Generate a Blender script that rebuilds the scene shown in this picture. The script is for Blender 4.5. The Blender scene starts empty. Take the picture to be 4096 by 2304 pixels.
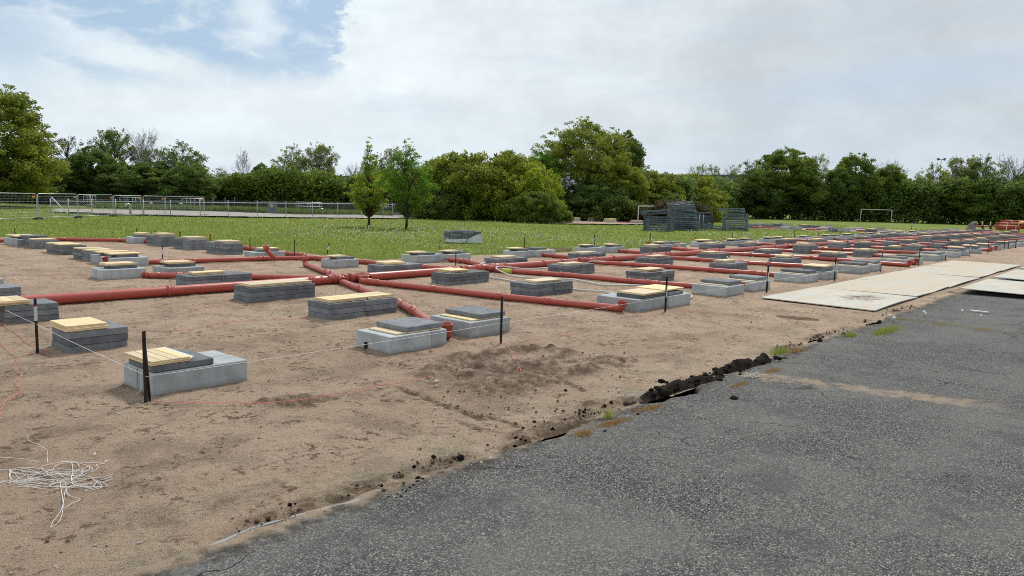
import bpy, math, random
import numpy as np
from mathutils import Vector, Matrix
random.seed(7); rng = np.random.default_rng(7)
R = math.radians
scn = bpy.context.scene
# ------------------------------------------------------------------ camera
FPX, PITCH, ROLL, TH, CAMH = 2994.0, 0.118999, 0.028549, 0.850459, 2.5
HEAD = Vector((math.sin(TH), math.cos(TH), 0.0))            # heading over the ground; x runs along the rows, y across them
fw = Vector((HEAD.x*math.cos(PITCH), HEAD.y*math.cos(PITCH), -math.sin(PITCH)))
rt0 = Vector((HEAD.y, -HEAD.x, 0.0)); up0 = rt0.cross(fw)
rt = rt0*math.cos(ROLL)+up0*math.sin(ROLL); up = -rt0*math.sin(ROLL)+up0*math.cos(ROLL)
cam_d = bpy.data.cameras.new('camera'); cam = bpy.data.objects.new('camera', cam_d)
scn.collection.objects.link(cam); scn.camera = cam
cam_d.sensor_width = 36.0; cam_d.lens = 36.0*FPX/4096.0; cam_d.clip_end = 3000; cam_d.clip_start = 0.05
cam.matrix_world = Matrix(((rt.x, up.x, -fw.x, 0), (rt.y, up.y, -fw.y, 0), (rt.z, up.z, -fw.z, CAMH), (0, 0, 0, 1)))
# ------------------------------------------------------------------ sun and sky
SUN_EL, SUN_AZ = R(52), R(20)      # azimuth measured clockwise from the heading: ahead and to the right, behind thin cloud
sdir = (HEAD*math.cos(SUN_AZ)+rt0*math.sin(SUN_AZ))*math.cos(SUN_EL)+Vector((0, 0, math.sin(SUN_EL)))
sl = bpy.data.lights.new('sun', 'SUN'); sl.energy = 2.2; sl.angle = R(9); sl.color = (1.0, .96, .9)
so = bpy.data.objects.new('sun', sl); scn.collection.objects.link(so)
so.rotation_euler = (-sdir).to_track_quat('-Z', 'Y').to_euler(); so.location = (0, 0, 40)
w = bpy.data.worlds.new('World'); scn.world = w; w.use_nodes = True
nt = w.node_tree; N = nt.nodes; L = nt.links
for n in list(N): N.remove(n)
class G:
    """small helper that writes node maths"""
    def __init__(s, nt): s.nt = nt; s.N = nt.nodes; s.L = nt.links
    def put(s, sock, v):
        if hasattr(v, 'is_output') or isinstance(v, bpy.types.NodeSocket): s.L.new(v, sock)
        else: sock.default_value = v
    def m(s, op, a, b=0.0, c=None, clamp=False):
        n = s.N.new('ShaderNodeMath'); n.operation = op; n.use_clamp = clamp
        s.put(n.inputs[0], a); s.put(n.inputs[1], b)
        if c is not None: s.put(n.inputs[2], c)
        return n.outputs[0]
    def noise(s, vec, scale, detail=4, rough=.55, dist=0.0, col=False):
        n = s.N.new('ShaderNodeTexNoise'); n.inputs['Scale'].default_value = scale
        n.inputs['Detail'].default_value = detail; n.inputs['Roughness'].default_value = rough; n.inputs['Distortion'].default_value = dist
        if vec is not None: s.L.new(vec, n.inputs['Vector'])
        return n.outputs['Color' if col else 'Fac']
    def voro(s, vec, scale, out='Color', feat='F1', rand=1.0):
        n = s.N.new('ShaderNodeTexVoronoi'); n.inputs['Scale'].default_value = scale; n.feature = feat
        n.inputs['Randomness'].default_value = rand
        if vec is not None: s.L.new(vec, n.inputs['Vector'])
        return n.outputs[out]
    def ss(s, v, lo, hi, a=0.0, b=1.0):
        n = s.N.new('ShaderNodeMapRange'); n.interpolation_type = 'SMOOTHSTEP'
        s.put(n.inputs['Value'], v)
        for k, q in zip(('From Min', 'From Max', 'To Min', 'To Max'), (lo, hi, a, b)): n.inputs[k].default_value = q
        return n.outputs[0]
    def mix(s, f, a, b, mode='MIX'):
        n = s.N.new('ShaderNodeMix'); n.data_type = 'RGBA'; n.blend_type = mode
        s.put(n.inputs[0], f)
        for k, v in ((6, a), (7, b)):
            s.put(n.inputs[k], (*v, 1.0) if isinstance(v, tuple) and len(v) == 3 else v)
        return n.outputs[2]
    def vec(s, x, y, z=0.0):
        n = s.N.new('ShaderNodeCombineXYZ')
        for i, q in enumerate((x, y, z)): s.put(n.inputs[i], q)
        return n.outputs[0]
    def sep(s, v):
        n = s.N.new('ShaderNodeSeparateXYZ'); s.L.new(v, n.inputs[0]); return n.outputs
    def ramp(s, f, stops):
        n = s.N.new('ShaderNodeValToRGB'); e = n.color_ramp.elements
        e[0].position, e[0].color = stops[0][0], (*stops[0][1], 1)
        e[1].position, e[1].color = stops[-1][0], (*stops[-1][1], 1)
        for p, c in stops[1:-1]:
            q = e.new(p); q.color = (*c, 1)
        s.L.new(f, n.inputs[0]); return n.outputs[0]
g = G(nt)
tc = N.new('ShaderNodeTexCoord'); D = tc.outputs['Generated']
sx = g.sep(D)
dr = g.m('ADD', g.m('MULTIPLY', sx[0], rt0.x), g.m('MULTIPLY', sx[1], rt0.y))
dh = g.m('ADD', g.m('MULTIPLY', sx[0], HEAD.x), g.m('MULTIPLY', sx[1], HEAD.y))
AZ = g.m('MULTIPLY', g.m('ARCTAN2', dr, dh), 57.2958)        # degrees right of the heading
EL = g.m('MULTIPLY', g.m('ARCSINE', sx[2]), 57.2958)
wv = g.vec(g.m('MULTIPLY', AZ, .05), g.m('MULTIPLY', EL, .11))
w1 = g.sep(g.noise(wv, 2.2, 6, .6, col=True)); w2 = g.sep(g.noise(wv, 9, 6, .62, col=True))
AW = g.m('ADD', AZ, g.m('ADD', g.m('MULTIPLY', g.m('SUBTRACT', w1[0], .5), 5.0), g.m('MULTIPLY', g.m('SUBTRACT', w2[0], .5), 3.0)))
EW = g.m('ADD', EL, g.m('ADD', g.m('MULTIPLY', g.m('SUBTRACT', w1[1], .5), 3.0), g.m('MULTIPLY', g.m('SUBTRACT', w2[1], .5), 1.6)))
def blob(cx, cy, rx, ry, rot=0, soft=(1.15, .6)):
    c, s_ = math.cos(R(rot)), math.sin(R(rot))
    X = g.m('SUBTRACT', AW, cx); Y = g.m('SUBTRACT', EW, cy)
    A = g.m('DIVIDE', g.m('ADD', g.m('MULTIPLY', X, c), g.m('MULTIPLY', Y, s_)), rx)
    B = g.m('DIVIDE', g.m('SUBTRACT', g.m('MULTIPLY', Y, c), g.m('MULTIPLY', X, s_)), ry)
    d = g.m('SQRT', g.m('ADD', g.m('MULTIPLY', A, A), g.m('MULTIPLY', B, B)))
    return g.ss(d, soft[1], soft[0], 1.0, 0.0)
blue = blob(-24, 21.0, 25, 15.0, 2, (1.02, .84))
AE = g.m('ADD', g.m('ADD', AW, g.m('MULTIPLY', g.m('SUBTRACT', g.noise(wv, 16, 6, .65), .5), 4.5)), g.m('MULTIPLY', g.m('SUBTRACT', EL, 11), -.25))
blue = g.m('MULTIPLY', blue, g.ss(AE, -13.3, -12.1, 1, 0))
blue = g.m('MULTIPLY', blue, g.ss(g.noise(wv, 5.5, 7, .62, .5), .46, .72, 1.0, .35))
blue = g.m('MULTIPLY', blue, g.m('SUBTRACT', 1.0, g.m('MULTIPLY', blob(-19.2, 13, 2.1, 4.2, 14, (1.3, .1)), .7)))
blue = g.m('MULTIPLY', blue, g.m('SUBTRACT', 1.0, g.m('MULTIPLY', blob(-26.0, 8.7, 8.0, 1.2, -9, (1.5, .1)), .92)))
low = g.m('MULTIPLY', blob(-34.5, 9.3, 5.5, 3.4, 0, (1.5, .1)), .75)
holes = g.m('MULTIPLY', g.ss(g.noise(wv, 3.1, 7, .6, .4), .52, .72), g.ss(EL, 17, 30, .0, .8))
soft = g.m('MULTIPLY', g.ss(g.noise(g.vec(g.m('MULTIPLY', AZ, .03), g.m('MULTIPLY', EL, .16), 3.3), 2.2, 5, .55), .48, .75), .34)
gray = g.m('MULTIPLY', blob(26, 8.3, 11, 1.5, 3, (1.6, .1)), .5)
blue = g.m('MAXIMUM', g.m('MAXIMUM', blue, low), g.m('MAXIMUM', gray, g.m('MAXIMUM', holes, soft)))
sky = N.new('ShaderNodeTexSky'); sky.sky_type = 'NISHITA'; sky.sun_disc = False
sky.sun_elevation = SUN_EL; sky.sun_rotation = math.atan2(sdir.x, sdir.y); sky.air_density = 1.0; sky.dust_density = 1.6; sky.ozone_density = 1.2
BG = 0.1
# thin clear sky seen between the clouds, clouds themselves pale; all values are radiance / BG
skyc = g.mix(.72, sky.outputs[0], (.335/BG, .46/BG, .60/BG))
side = g.ss(g.m('ADD', AZ, g.m('MULTIPLY', g.m('SUBTRACT', w1[2], .5), 26)), -14, 26)
cl = g.mix(side, (.70/BG, .765/BG, .79/BG), (.50/BG, .55/BG, .59/BG))
cl = g.mix(g.ss(EL, 0, 9, .55, 0), cl, (.555/BG, .64/BG, .71/BG))
grey = g.ss(g.noise(g.vec(g.m('MULTIPLY', AZ, .028), g.m('MULTIPLY', EL, .13)), 2.2, 5, .5, .3), .42, .74, 1.0, .94)
mv = N.new('ShaderNodeVectorMath'); mv.operation = 'SCALE'; L.new(cl, mv.inputs[0]); L.new(grey, mv.inputs['Scale']); bil = g.ss(g.noise(g.vec(g.m('MULTIPLY', AZ, .06), g.m('MULTIPLY', EL, .10), 7.7), 2.6, 7, .62), .35, .68, .93, 1.05); mv2 = N.new('ShaderNodeVectorMath'); mv2.operation = 'SCALE'; L.new(mv.outputs[0], mv2.inputs[0]); L.new(bil, mv2.inputs['Scale'])
col = g.mix(blue, mv2.outputs[0], skyc)
bg = N.new('ShaderNodeBackground'); bg.inputs['Strength'].default_value = BG; L.new(col, bg.inputs['Color'])
wo = N.new('ShaderNodeOutputWorld'); L.new(bg.outputs[0], wo.inputs['Surface'])
vs = scn.view_settings; vs.view_transform = 'Standard'; vs.look = 'None'; vs.gamma = 1.0; vs.exposure = 0.33; vs.use_curve_mapping = False
scn.render.engine = 'CYCLES'; scn.cycles.max_bounces = 6; scn.cycles.transparent_max_bounces = 6; scn.cycles.use_denoising = False; scn.cycles.filter_width = 1.0
scn.cycles.diffuse_bounces = 3; scn.cycles.glossy_bounces = 2; scn.cycles.transmission_bounces = 3; scn.cycles.caustics_reflective = False
# ------------------------------------------------------------------ measuring and mesh helpers
S = 10/7.0                                                   # survey units -> metres
def ray(px, py): return fw+rt*((px-2048)/FPX)-up*((py-1152)/FPX)
def spot(px, py, z=0.0):
    d = ray(px, py); t = (z-CAMH)/d.z; return Vector((d.x*t, d.y*t, z))
def deep(px, dist, z=0.0):                                   # ground point on a bearing at a distance along the heading
    d = ray(px, 800); k = dist/(d.x*HEAD.x+d.y*HEAD.y); return Vector((d.x*k, d.y*k, z))
def high(p, py):                                             # height reached above ground point p at image row py
    lo, hi = -5.0, 60.0
    for _ in range(40):
        m_ = (lo+hi)/2; q = Vector((p.x, p.y, m_))-Vector((0, 0, CAMH)); y = 1152-FPX*q.dot(up)/q.dot(fw)
        if y > py: lo = m_
        else: hi = m_
    return lo
COL = scn.collection
def tag(o, label=None, cat=None, group=None, kind=None):
    if label: o['label'] = label
    if cat: o['category'] = cat
    if group: o['group'] = group
    if kind: o['kind'] = kind
    return o
def thing(name, label, cat, loc=(0, 0, 0), rz=0.0, group=None):
    o = bpy.data.objects.new(name, None); COL.objects.link(o); o.location = loc; o.rotation_euler = (0, 0, rz)
    o.empty_display_size = .2
    return tag(o, label, cat, group)
def link(name, me, parent=None, loc=None, rot=None):
    o = bpy.data.objects.new(name, me); COL.objects.link(o)
    if parent is not None: o.parent = parent
    if loc is not None: o.location = loc
    if rot is not None: o.rotation_euler = rot
    return o
class MB:
    def __init__(s): s.v = []; s.f = []; s.sm = []
    def add(s, vs, fs, smooth=False):
        b = len(s.v); s.v += [tuple(v) for v in vs]; s.f += [tuple(i+b for i in f) for f in fs]; s.sm += [smooth]*len(fs); return s
    def box(s, x0, x1, y0, y1, z0, z1, c=0.0, M=None):
        """box with chamfer c on every edge when c>0"""
        if c <= 0:
            vs = [(x, y, z) for z in (z0, z1) for y in (y0, y1) for x in (x0, x1)]
            fs = [(0, 2, 3, 1), (4, 5, 7, 6), (0, 1, 5, 4), (2, 6, 7, 3), (0, 4, 6, 2), (1, 3, 7, 5)]
        else:
            def ring(x0, x1, y0, y1, z, k): return [(x0+k, y0, z), (x1-k, y0, z), (x1, y0+k, z), (x1, y1-k, z), (x1-k, y1, z), (x0+k, y1, z), (x0, y1-k, z), (x0, y0+k, z)]
            vs = ring(x0+c, x1-c, y0+c, y1-c, z0, 0.4*c)+ring(x0, x1, y0, y1, z0+c, c)+ring(x0, x1, y0, y1, z1-c, c)+ring(x0+c, x1-c, y0+c, y1-c, z1, .4*c)
            fs = [tuple(range(7, -1, -1)), tuple(range(24, 32))]
            for k in range(3):
                for i in range(8):
                    j = (i+1) % 8; fs.append((k*8+i, k*8+j, k*8+8+j, k*8+8+i))
        if M is not None: vs = [M @ Vector(v) for v in vs]
        return s.add(vs, fs)
    def tube(s, pts, r, n=8, cap=True, smooth=True):
        pts = [Vector(p) for p in pts]; m = len(pts); rs = r if isinstance(r, (list, tuple)) else [r]*m
        vs = []; ref = None
        for i, p in enumerate(pts):
            t = (pts[min(i+1, m-1)]-pts[max(i-1, 0)]).normalized()
            if ref is None: ref = Vector((0, 0, 1)) if abs(t.z) < .9 else Vector((1, 0, 0))
            a = (ref-t*ref.dot(t)).normalized(); b = t.cross(a); ref = a
            for k in range(n):
                th = 2*math.pi*k/n; vs.append(p+(a*math.cos(th)+b*math.sin(th))*rs[i])
        fs = [(i*n+k, i*n+(k+1) % n, (i+1)*n+(k+1) % n, (i+1)*n+k) for i in range(m-1) for k in range(n)]
        s.add(vs, fs, smooth)
        if cap:
            b = len(s.v)-m*n
            s.f += [tuple(b+k for k in range(n-1, -1, -1)), tuple(b+(m-1)*n+k for k in range(n))]; s.sm += [False, False]
        return s
    def mesh(s, name, mat):
        me = bpy.data.meshes.new(name); me.from_pydata(s.v, [], s.f); me.materials.append(mat)
        me.polygons.foreach_set('use_smooth', s.sm); me.update(); return me
    def obj(s, name, mat, parent=None, loc=None, rot=None): return link(name, s.mesh(name, mat), parent, loc, rot)
def npmesh(name, V, F, mat, smooth=False, attr=None):
    me = bpy.data.meshes.new(name); V = np.asarray(V, np.float32); F = np.asarray(F, np.int32); k = F.shape[1]
    me.vertices.add(len(V)); me.vertices.foreach_set('co', V.ravel())
    me.loops.add(F.size); me.loops.foreach_set('vertex_index', F.ravel())
    me.polygons.add(len(F)); me.polygons.foreach_set('loop_start', np.arange(0, F.size, k, dtype=np.int32))
    me.polygons.foreach_set('loop_total', np.full(len(F), k, np.int32))
    if smooth: me.polygons.foreach_set('use_smooth', np.ones(len(F), bool))
    me.materials.append(mat)
    if attr is not None:
        a = me.attributes.new('var', 'FLOAT', 'FACE'); a.data.foreach_set('value', np.asarray(attr, np.float32))
    me.update(calc_edges=True); return me
_tab = np.random.default_rng(3).random((256, 256))
def vn(x, y):
    xi = np.floor(x).astype(int); yi = np.floor(y).astype(int); fx = x-xi; fy = y-yi
    fx = fx*fx*(3-2*fx); fy = fy*fy*(3-2*fy)
    T = lambda a, b: _tab[a % 256, b % 256]
    return (T(xi, yi)*(1-fx)+T(xi+1, yi)*fx)*(1-fy)+(T(xi, yi+1)*(1-fx)+T(xi+1, yi+1)*fx)*fy
def fbm(x, y, o=4):
    s_ = 0; a = .5; f = 1.0
    for k in range(o): s_ = s_+a*(vn(x*f+17*k, y*f+31*k)-.5); a *= .5; f *= 2.03
    return s_
# ------------------------------------------------------------------ materials
def mat(name, base=(.5, .5, .5), rough=.8, build=None, metal=0.0, spec=.3):
    m = bpy.data.materials.new(name); m.use_nodes = True; nt = m.node_tree
    b = nt.nodes['Principled BSDF']; b.inputs['Roughness'].default_value = rough; b.inputs['Metallic'].default_value = metal
    b.inputs['Specular IOR Level'].default_value = spec; b.inputs['Base Color'].default_value = (*base, 1)
    if build: build(G(nt), b)
    return m
def coords(g, kind='Object'):
    return g.N.new('ShaderNodeTexCoord').outputs[kind]
def pos(g): return g.N.new('ShaderNodeNewGeometry').outputs['Position']
def bump(g, b, h, strength, dist, nrm=None):
    n = g.N.new('ShaderNodeBump'); n.inputs['Strength'].default_value = strength; n.inputs['Distance'].default_value = dist
    g.L.new(h, n.inputs['Height'])
    if nrm is not None: g.L.new(nrm, n.inputs['Normal'])
    g.L.new(n.outputs[0], b.inputs['Normal']); return n.outputs[0]
def mottled(name, c1, c2, scale=6, rough=.85, bs=.3, bd=.01, spec=.25, metal=0.0, fine=60, objrand=.12):
    def bd_(g, b):
        p = pos(g); f = g.noise(p, scale, 6, .6); f2 = g.noise(p, fine, 3, .6)
        c = g.mix(g.ss(f, .3, .7), c1, c2)
        c = g.mix(g.ss(f2, .35, .7, 0, .35), c, tuple(q*.55 for q in c1))
        oi = g.N.new('ShaderNodeObjectInfo'); hv = g.N.new('ShaderNodeHueSaturation')
        g.L.new(g.ss(oi.outputs['Random'], 0, 1, 1-objrand, 1+objrand), hv.inputs['Value']); g.L.new(c, hv.inputs['Color'])
        g.L.new(hv.outputs[0], b.inputs['Base Color']); bump(g, b, g.m('ADD', f2, f), bs, bd)
    return mat(name, c1, rough, bd_, metal, spec)
M = {}
def _slab(g, b):
    p = pos(g); q = g.sep(p)
    f = g.noise(p, 5, 6, .65); streak = g.noise(g.vec(g.m('MULTIPLY', q[0], 14), g.m('MULTIPLY', q[1], 14), g.m('MULTIPLY', q[2], 2.0)), 2.4, 4, .7)
    f2 = g.noise(p, 130, 2, .6)
    c = g.mix(g.ss(f, .3, .72), (.13, .138, .15), (.215, .226, .24))
    c = g.mix(g.ss(streak, .5, .78, 0, .5), c, (.31, .325, .34))
    c = g.mix(g.ss(f2, .5, .75, 0, .45), c, (.07, .074, .08))
    oi = g.N.new('ShaderNodeObjectInfo'); hv = g.N.new('ShaderNodeHueSaturation')
    g.L.new(g.ss(oi.outputs['Random'], 0, 1, .78, 1.28), hv.inputs['Value']); g.L.new(c, hv.inputs['Color'])
    g.L.new(hv.outputs[0], b.inputs['Base Color']); bump(g, b, f2, .5, .004)
M['slab'] = mat('dark_concrete', (.12, .125, .135), .88, _slab, 0, .25)
def _conc(g, b):
    p = pos(g); q = g.sep(p)
    f = g.noise(p, 3.2, 7, .62); st = g.noise(g.vec(g.m('MULTIPLY', q[0], 9), g.m('MULTIPLY', q[1], 9), g.m('MULTIPLY', q[2], 1.2)), 1.6, 5, .7)
    pores = g.voro(p, 55, 'Distance'); f2 = g.noise(p, 90, 3, .6)
    c = g.mix(g.ss(f, .3, .72), (.33, .355, .365), (.47, .495, .505))
    c = g.mix(g.ss(st, .52, .8, 0, .55), c, (.17, .18, .19))
    pm = g.m('MULTIPLY', g.ss(pores, .05, .13, 1, 0), g.ss(g.noise(p, 13, 2), .5, .6))
    c = g.mix(g.m('MULTIPLY', pm, .8), c, (.07, .07, .07))
    c = g.mix(g.ss(q[2], .0, .09, .45, 0), c, (.2, .17, .14))
    oi = g.N.new('ShaderNodeObjectInfo'); hv = g.N.new('ShaderNodeHueSaturation')
    g.L.new(g.ss(oi.outputs['Random'], 0, 1, .88, 1.1), hv.inputs['Value']); g.L.new(c, hv.inputs['Color'])
    g.L.new(hv.outputs[0], b.inputs['Base Color']); bump(g, b, g.m('SUBTRACT', f2, pm), .35, .004)
M['conc'] = mat('pale_concrete', (.34, .36, .37), .82, _conc, 0, .3)
def _wood(g, b):
    p = coords(g); q = g.sep(p)
    gr = g.noise(g.vec(g.m('MULTIPLY', q[0], 1.6), g.m('MULTIPLY', q[1], 26), g.m('MULTIPLY', q[2], 20)), 3, 5, .6, .4)
    c = g.mix(g.ss(gr, .35, .7), (.78, .62, .36), (.64, .47, .25))
    oi = g.N.new('ShaderNodeObjectInfo'); hv = g.N.new('ShaderNodeHueSaturation')
    g.L.new(g.ss(oi.outputs['Random'], 0, 1, .82, 1.12), hv.inputs['Value']); g.L.new(g.ss(oi.outputs['Random'], 0, 1, .8, 1.05), hv.inputs['Saturation']); g.L.new(c, hv.inputs['Color'])
    c = g.mix(g.ss(g.noise(pos(g), 4, 4), .55, .8, 0, .35), hv.outputs[0], (.30, .22, .12))
    g.L.new(c, b.inputs['Base Color']); bump(g, b, gr, .25, .003)
M['wood'] = mat('yellow_pine_board', (.6, .45, .2), .62, _wood, 0, .3)
M['foil'] = mottled('white_plastic_film', (.75, .78, .78), (.62, .66, .67), 7, .35, .6, .02, .5)
def _red(g, b):
    p = pos(g); q = g.sep(p)
    f = g.noise(p, 2.5, 6, .6); d = g.noise(p, 30, 4, .7)
    n = g.sep(g.N.new('ShaderNodeNewGeometry').outputs['Normal'])
    dust = g.m('MULTIPLY', g.ss(n[2], .2, 1.0), g.ss(f, .3, .75, .25, .8))
    c = g.mix(g.ss(d, .3, .7), (.36, .055, .038), (.43, .078, .052))
    c = g.mix(g.m('MULTIPLY', dust, .32), c, (.56, .27, .22))
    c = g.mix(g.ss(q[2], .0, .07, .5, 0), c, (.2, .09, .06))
    g.L.new(c, b.inputs['Base Color']); bump(g, b, d, .08, .003)
M['red'] = mat('red_brown_drain_plastic', (.3, .06, .04), .34, _red, 0, .5)
M['red_shade'] = mat('pipe_bore_shade_red', (.10, .012, .01), .6)
M['steel'] = mottled('galvanised_steel', (.085, .115, .14), (.16, .20, .225), 5, .5, .2, .004, .5, .3, 40, .3)
M['galv'] = mottled('galvanised_tube', (.42, .45, .47), (.55, .58, .6), 8, .4, .1, .002, .5, .6, 60)
M['white'] = mottled('white_paint', (.74, .75, .74), (.62, .64, .63), 5, .5, .1, .002, .4)
M['black'] = mottled('black_paint', (.02, .019, .018), (.035, .03, .028), 8, .6, .2, .003)
M['rust'] = mottled('rusty_red_iron', (.13, .028, .015), (.2, .05, .02), 14, .75, .4, .004)
M['stake'] = mottled('dark_angle_iron', (.022, .018, .017), (.05, .03, .025), 10, .7, .3, .003)
M['rubber'] = mottled('black_rubber', (.018, .018, .018), (.035, .035, .035), 6, .85, .3, .005)
M['net'] = mat('dirty_white_netting', (.5, .48, .45), .9)
M['string'] = mat('white_cord', (.78, .76, .74), .8)
M['pink'] = mat('pink_cord', (.66, .20, .18), .8)
M['hose'] = mottled('white_grey_hose', (.62, .62, .62), (.52, .52, .52), 3, .45, .1, .002, .4)
M['blue'] = mat('blue_plastic', (.03, .16, .35), .5)
M['yellow'] = mottled('yellow_paint', (.70, .46, .03), (.6, .38, .02), 4, .4, .1, .002, .5)
M['lime'] = mat('lime_tape', (.45, .5, .05), .5)
M['orange'] = mat('orange_tag', (.75, .26, .05), .5)
M['sheetmetal'] = mottled('grey_cladding', (.30, .32, .34), (.36, .38, .40), 2, .6, .1, .01)
M['cabinet'] = mottled('grey_cabinet_paint', (.10, .115, .13), (.14, .15, .165), 3, .6, .2, .005)
M['green'] = mat('green_panel', (.05, .2, .12), .5)
def _plate(g, b):
    p = pos(g)
    f = g.noise(p, .5, 6, .6); q = g.sep(p); st = g.noise(g.vec(g.m('MULTIPLY', q[0], .5), g.m('MULTIPLY', q[1], 2.2), 1.0), 1.1, 6, .65); d = g.noise(p, 14, 5, .65)
    c = g.mix(g.ss(f, .35, .65), (.42, .435, .41), (.50, .48, .42))
    c = g.mix(g.ss(st, .44, .64, 0, .8), c, (.46, .37, .25))
    c = g.mix(g.ss(d, .55, .75, 0, .4), c, (.36, .31, .24))
    tan_ = g.m('MULTIPLY', g.ss(q[0], 21.5, 24.5), g.ss(q[1], 4.9, 6.2))
    c = g.mix(g.m('MULTIPLY', g.m('ADD', g.m('MULTIPLY', tan_, .6), .15), g.ss(f, .3, .6)), c, (.47, .37, .25))
    sp_ = PLATESTAIN; ex = g.m('DIVIDE', g.m('SUBTRACT', q[0], sp_[0]), 1.5); ey = g.m('DIVIDE', g.m('SUBTRACT', q[1], sp_[1]), .75)
    ed = g.m('ADD', g.m('SQRT', g.m('ADD', g.m('MULTIPLY', ex, ex), g.m('MULTIPLY', ey, ey))), g.m('MULTIPLY', g.m('SUBTRACT', g.noise(p, 2.2, 6, .7), .5), 2.4))
    c = g.mix(g.m('MULTIPLY', g.ss(ed, .35, .8, 1, 0), g.ss(d, .35, .6)), c, (.13, .095, .065))
    g.L.new(c, b.inputs['Base Color']); bump(g, b, d, .15, .004)
PLATESTAIN = tuple(spot(3455, 1190, .06))[:2]
M['plate'] = mat('pale_ground_plate', (.5, .5, .47), .6, _plate, 0, .3)
def _sand(g, b):
    p = pos(g); q = g.sep(p)
    f = g.noise(p, .35, 6, .6); m_ = g.noise(p, 2.6, 6, .65); s_ = g.noise(p, 22, 5, .7); x = g.noise(p, 150, 2, .6)
    c = g.mix(g.ss(f, .35, .65), (.45, .325, .235), (.53, .395, .292))
    c = g.mix(g.ss(m_, .52, .72, 0, .2), c, (.27, .19, .13))
    c = g.mix(g.ss(m_, .28, .42, .3, 0), c, (.46, .365, .26))
    rg = g.ss(g.noise(p, 1.1, 5, .62, .3), .47, .62)
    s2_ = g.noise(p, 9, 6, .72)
    c = g.mix(g.m('MULTIPLY', g.ss(s2_, .53, .56), g.m('MULTIPLY', g.ss(g.noise(p, 1.6, 5, .65), .46, .58), .85)), c, (.14, .094, .062))  # small clod shadows painted into the sand colour as sharp dark marks
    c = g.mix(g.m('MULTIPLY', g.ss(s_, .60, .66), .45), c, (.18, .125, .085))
    sk = g.noise(g.vec(g.m('ADD', g.m('MULTIPLY', q[0], 2.2), g.m('MULTIPLY', q[1], -1.1)), g.m('ADD', g.m('MULTIPLY', q[0], 5), g.m('MULTIPLY', q[1], 9))), 1.2, 6, .68)
    c = g.mix(g.m('MULTIPLY', g.ss(sk, .60, .66), .5), c, (.19, .132, .09))
    c = g.mix(g.ss(x, .55, .8, 0, .22), c, (.60, .48, .37))
    pb = g.voro(p, 26, 'Distance'); pr = g.sep(g.voro(p, 26, 'Color'))
    peb = g.m('MULTIPLY', g.ss(pb, .14, .22, 1, 0), g.ss(pr[0], .93, .94))
    pc = g.mix(pr[1], (.16, .14, .12), (.62, .57, .50))
    c = g.mix(peb, c, pc)
    # pale fresh patches beside the tarmac
    pale = g.m('MULTIPLY', g.ss(q[1], 5.0, 6.4, 1, 0), g.ss(g.noise(p, 1.1, 5, .6), .42, .62))
    c = g.mix(g.m('MULTIPLY', pale, .6), c, (.56, .47, .33))
    # darker in the dug soil, and in a ring round blocks and pipes
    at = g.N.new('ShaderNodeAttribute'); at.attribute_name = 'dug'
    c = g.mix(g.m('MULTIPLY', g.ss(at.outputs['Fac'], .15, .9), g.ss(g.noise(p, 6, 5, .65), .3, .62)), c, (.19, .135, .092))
    g.L.new(c, b.inputs['Base Color'])
    n1 = bump(g, b, g.m('ADD', m_, g.m('ADD', g.m('MULTIPLY', s_, .5), g.m('MULTIPLY', sk, .8))), .8, .10)
    bump(g, b, g.m('ADD', g.m('ADD', g.m('MULTIPLY', x, .5), g.m('MULTIPLY', s_, g.m('ADD', .5, rg))), g.m('MULTIPLY', peb, .7)), .9, .022, n1)
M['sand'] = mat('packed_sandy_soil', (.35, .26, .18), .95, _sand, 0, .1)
def _soil(g, b):
    p = pos(g); f = g.noise(p, 8, 6, .7); s_ = g.noise(p, 45, 4, .7)
    c = g.mix(g.ss(f, .35, .65), (.010, .009, .008), (.038, .029, .023))
    c = g.mix(g.ss(s_, .6, .75, 0, .3), c, (.12, .10, .08))
    g.L.new(c, b.inputs['Base Color']); bump(g, b, g.m('ADD', f, s_), 1, .03)
M['soil'] = mat('dark_crumbly_soil', (.04, .03, .025), .97, _soil, 0, .1)
M['earth'] = mottled('brown_soil_clod', (.13, .088, .058), (.21, .15, .10), 12, .97, 1, .02, .1)
M['stone'] = mottled('pale_stone', (.42, .39, .35), (.55, .52, .48), 12, .8, .4, .005)
M['rock'] = mottled('grey_brown_rubble', (.16, .12, .10), (.28, .27, .26), 1.5, .95, 1, .06, .1, 0, 9)
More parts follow.
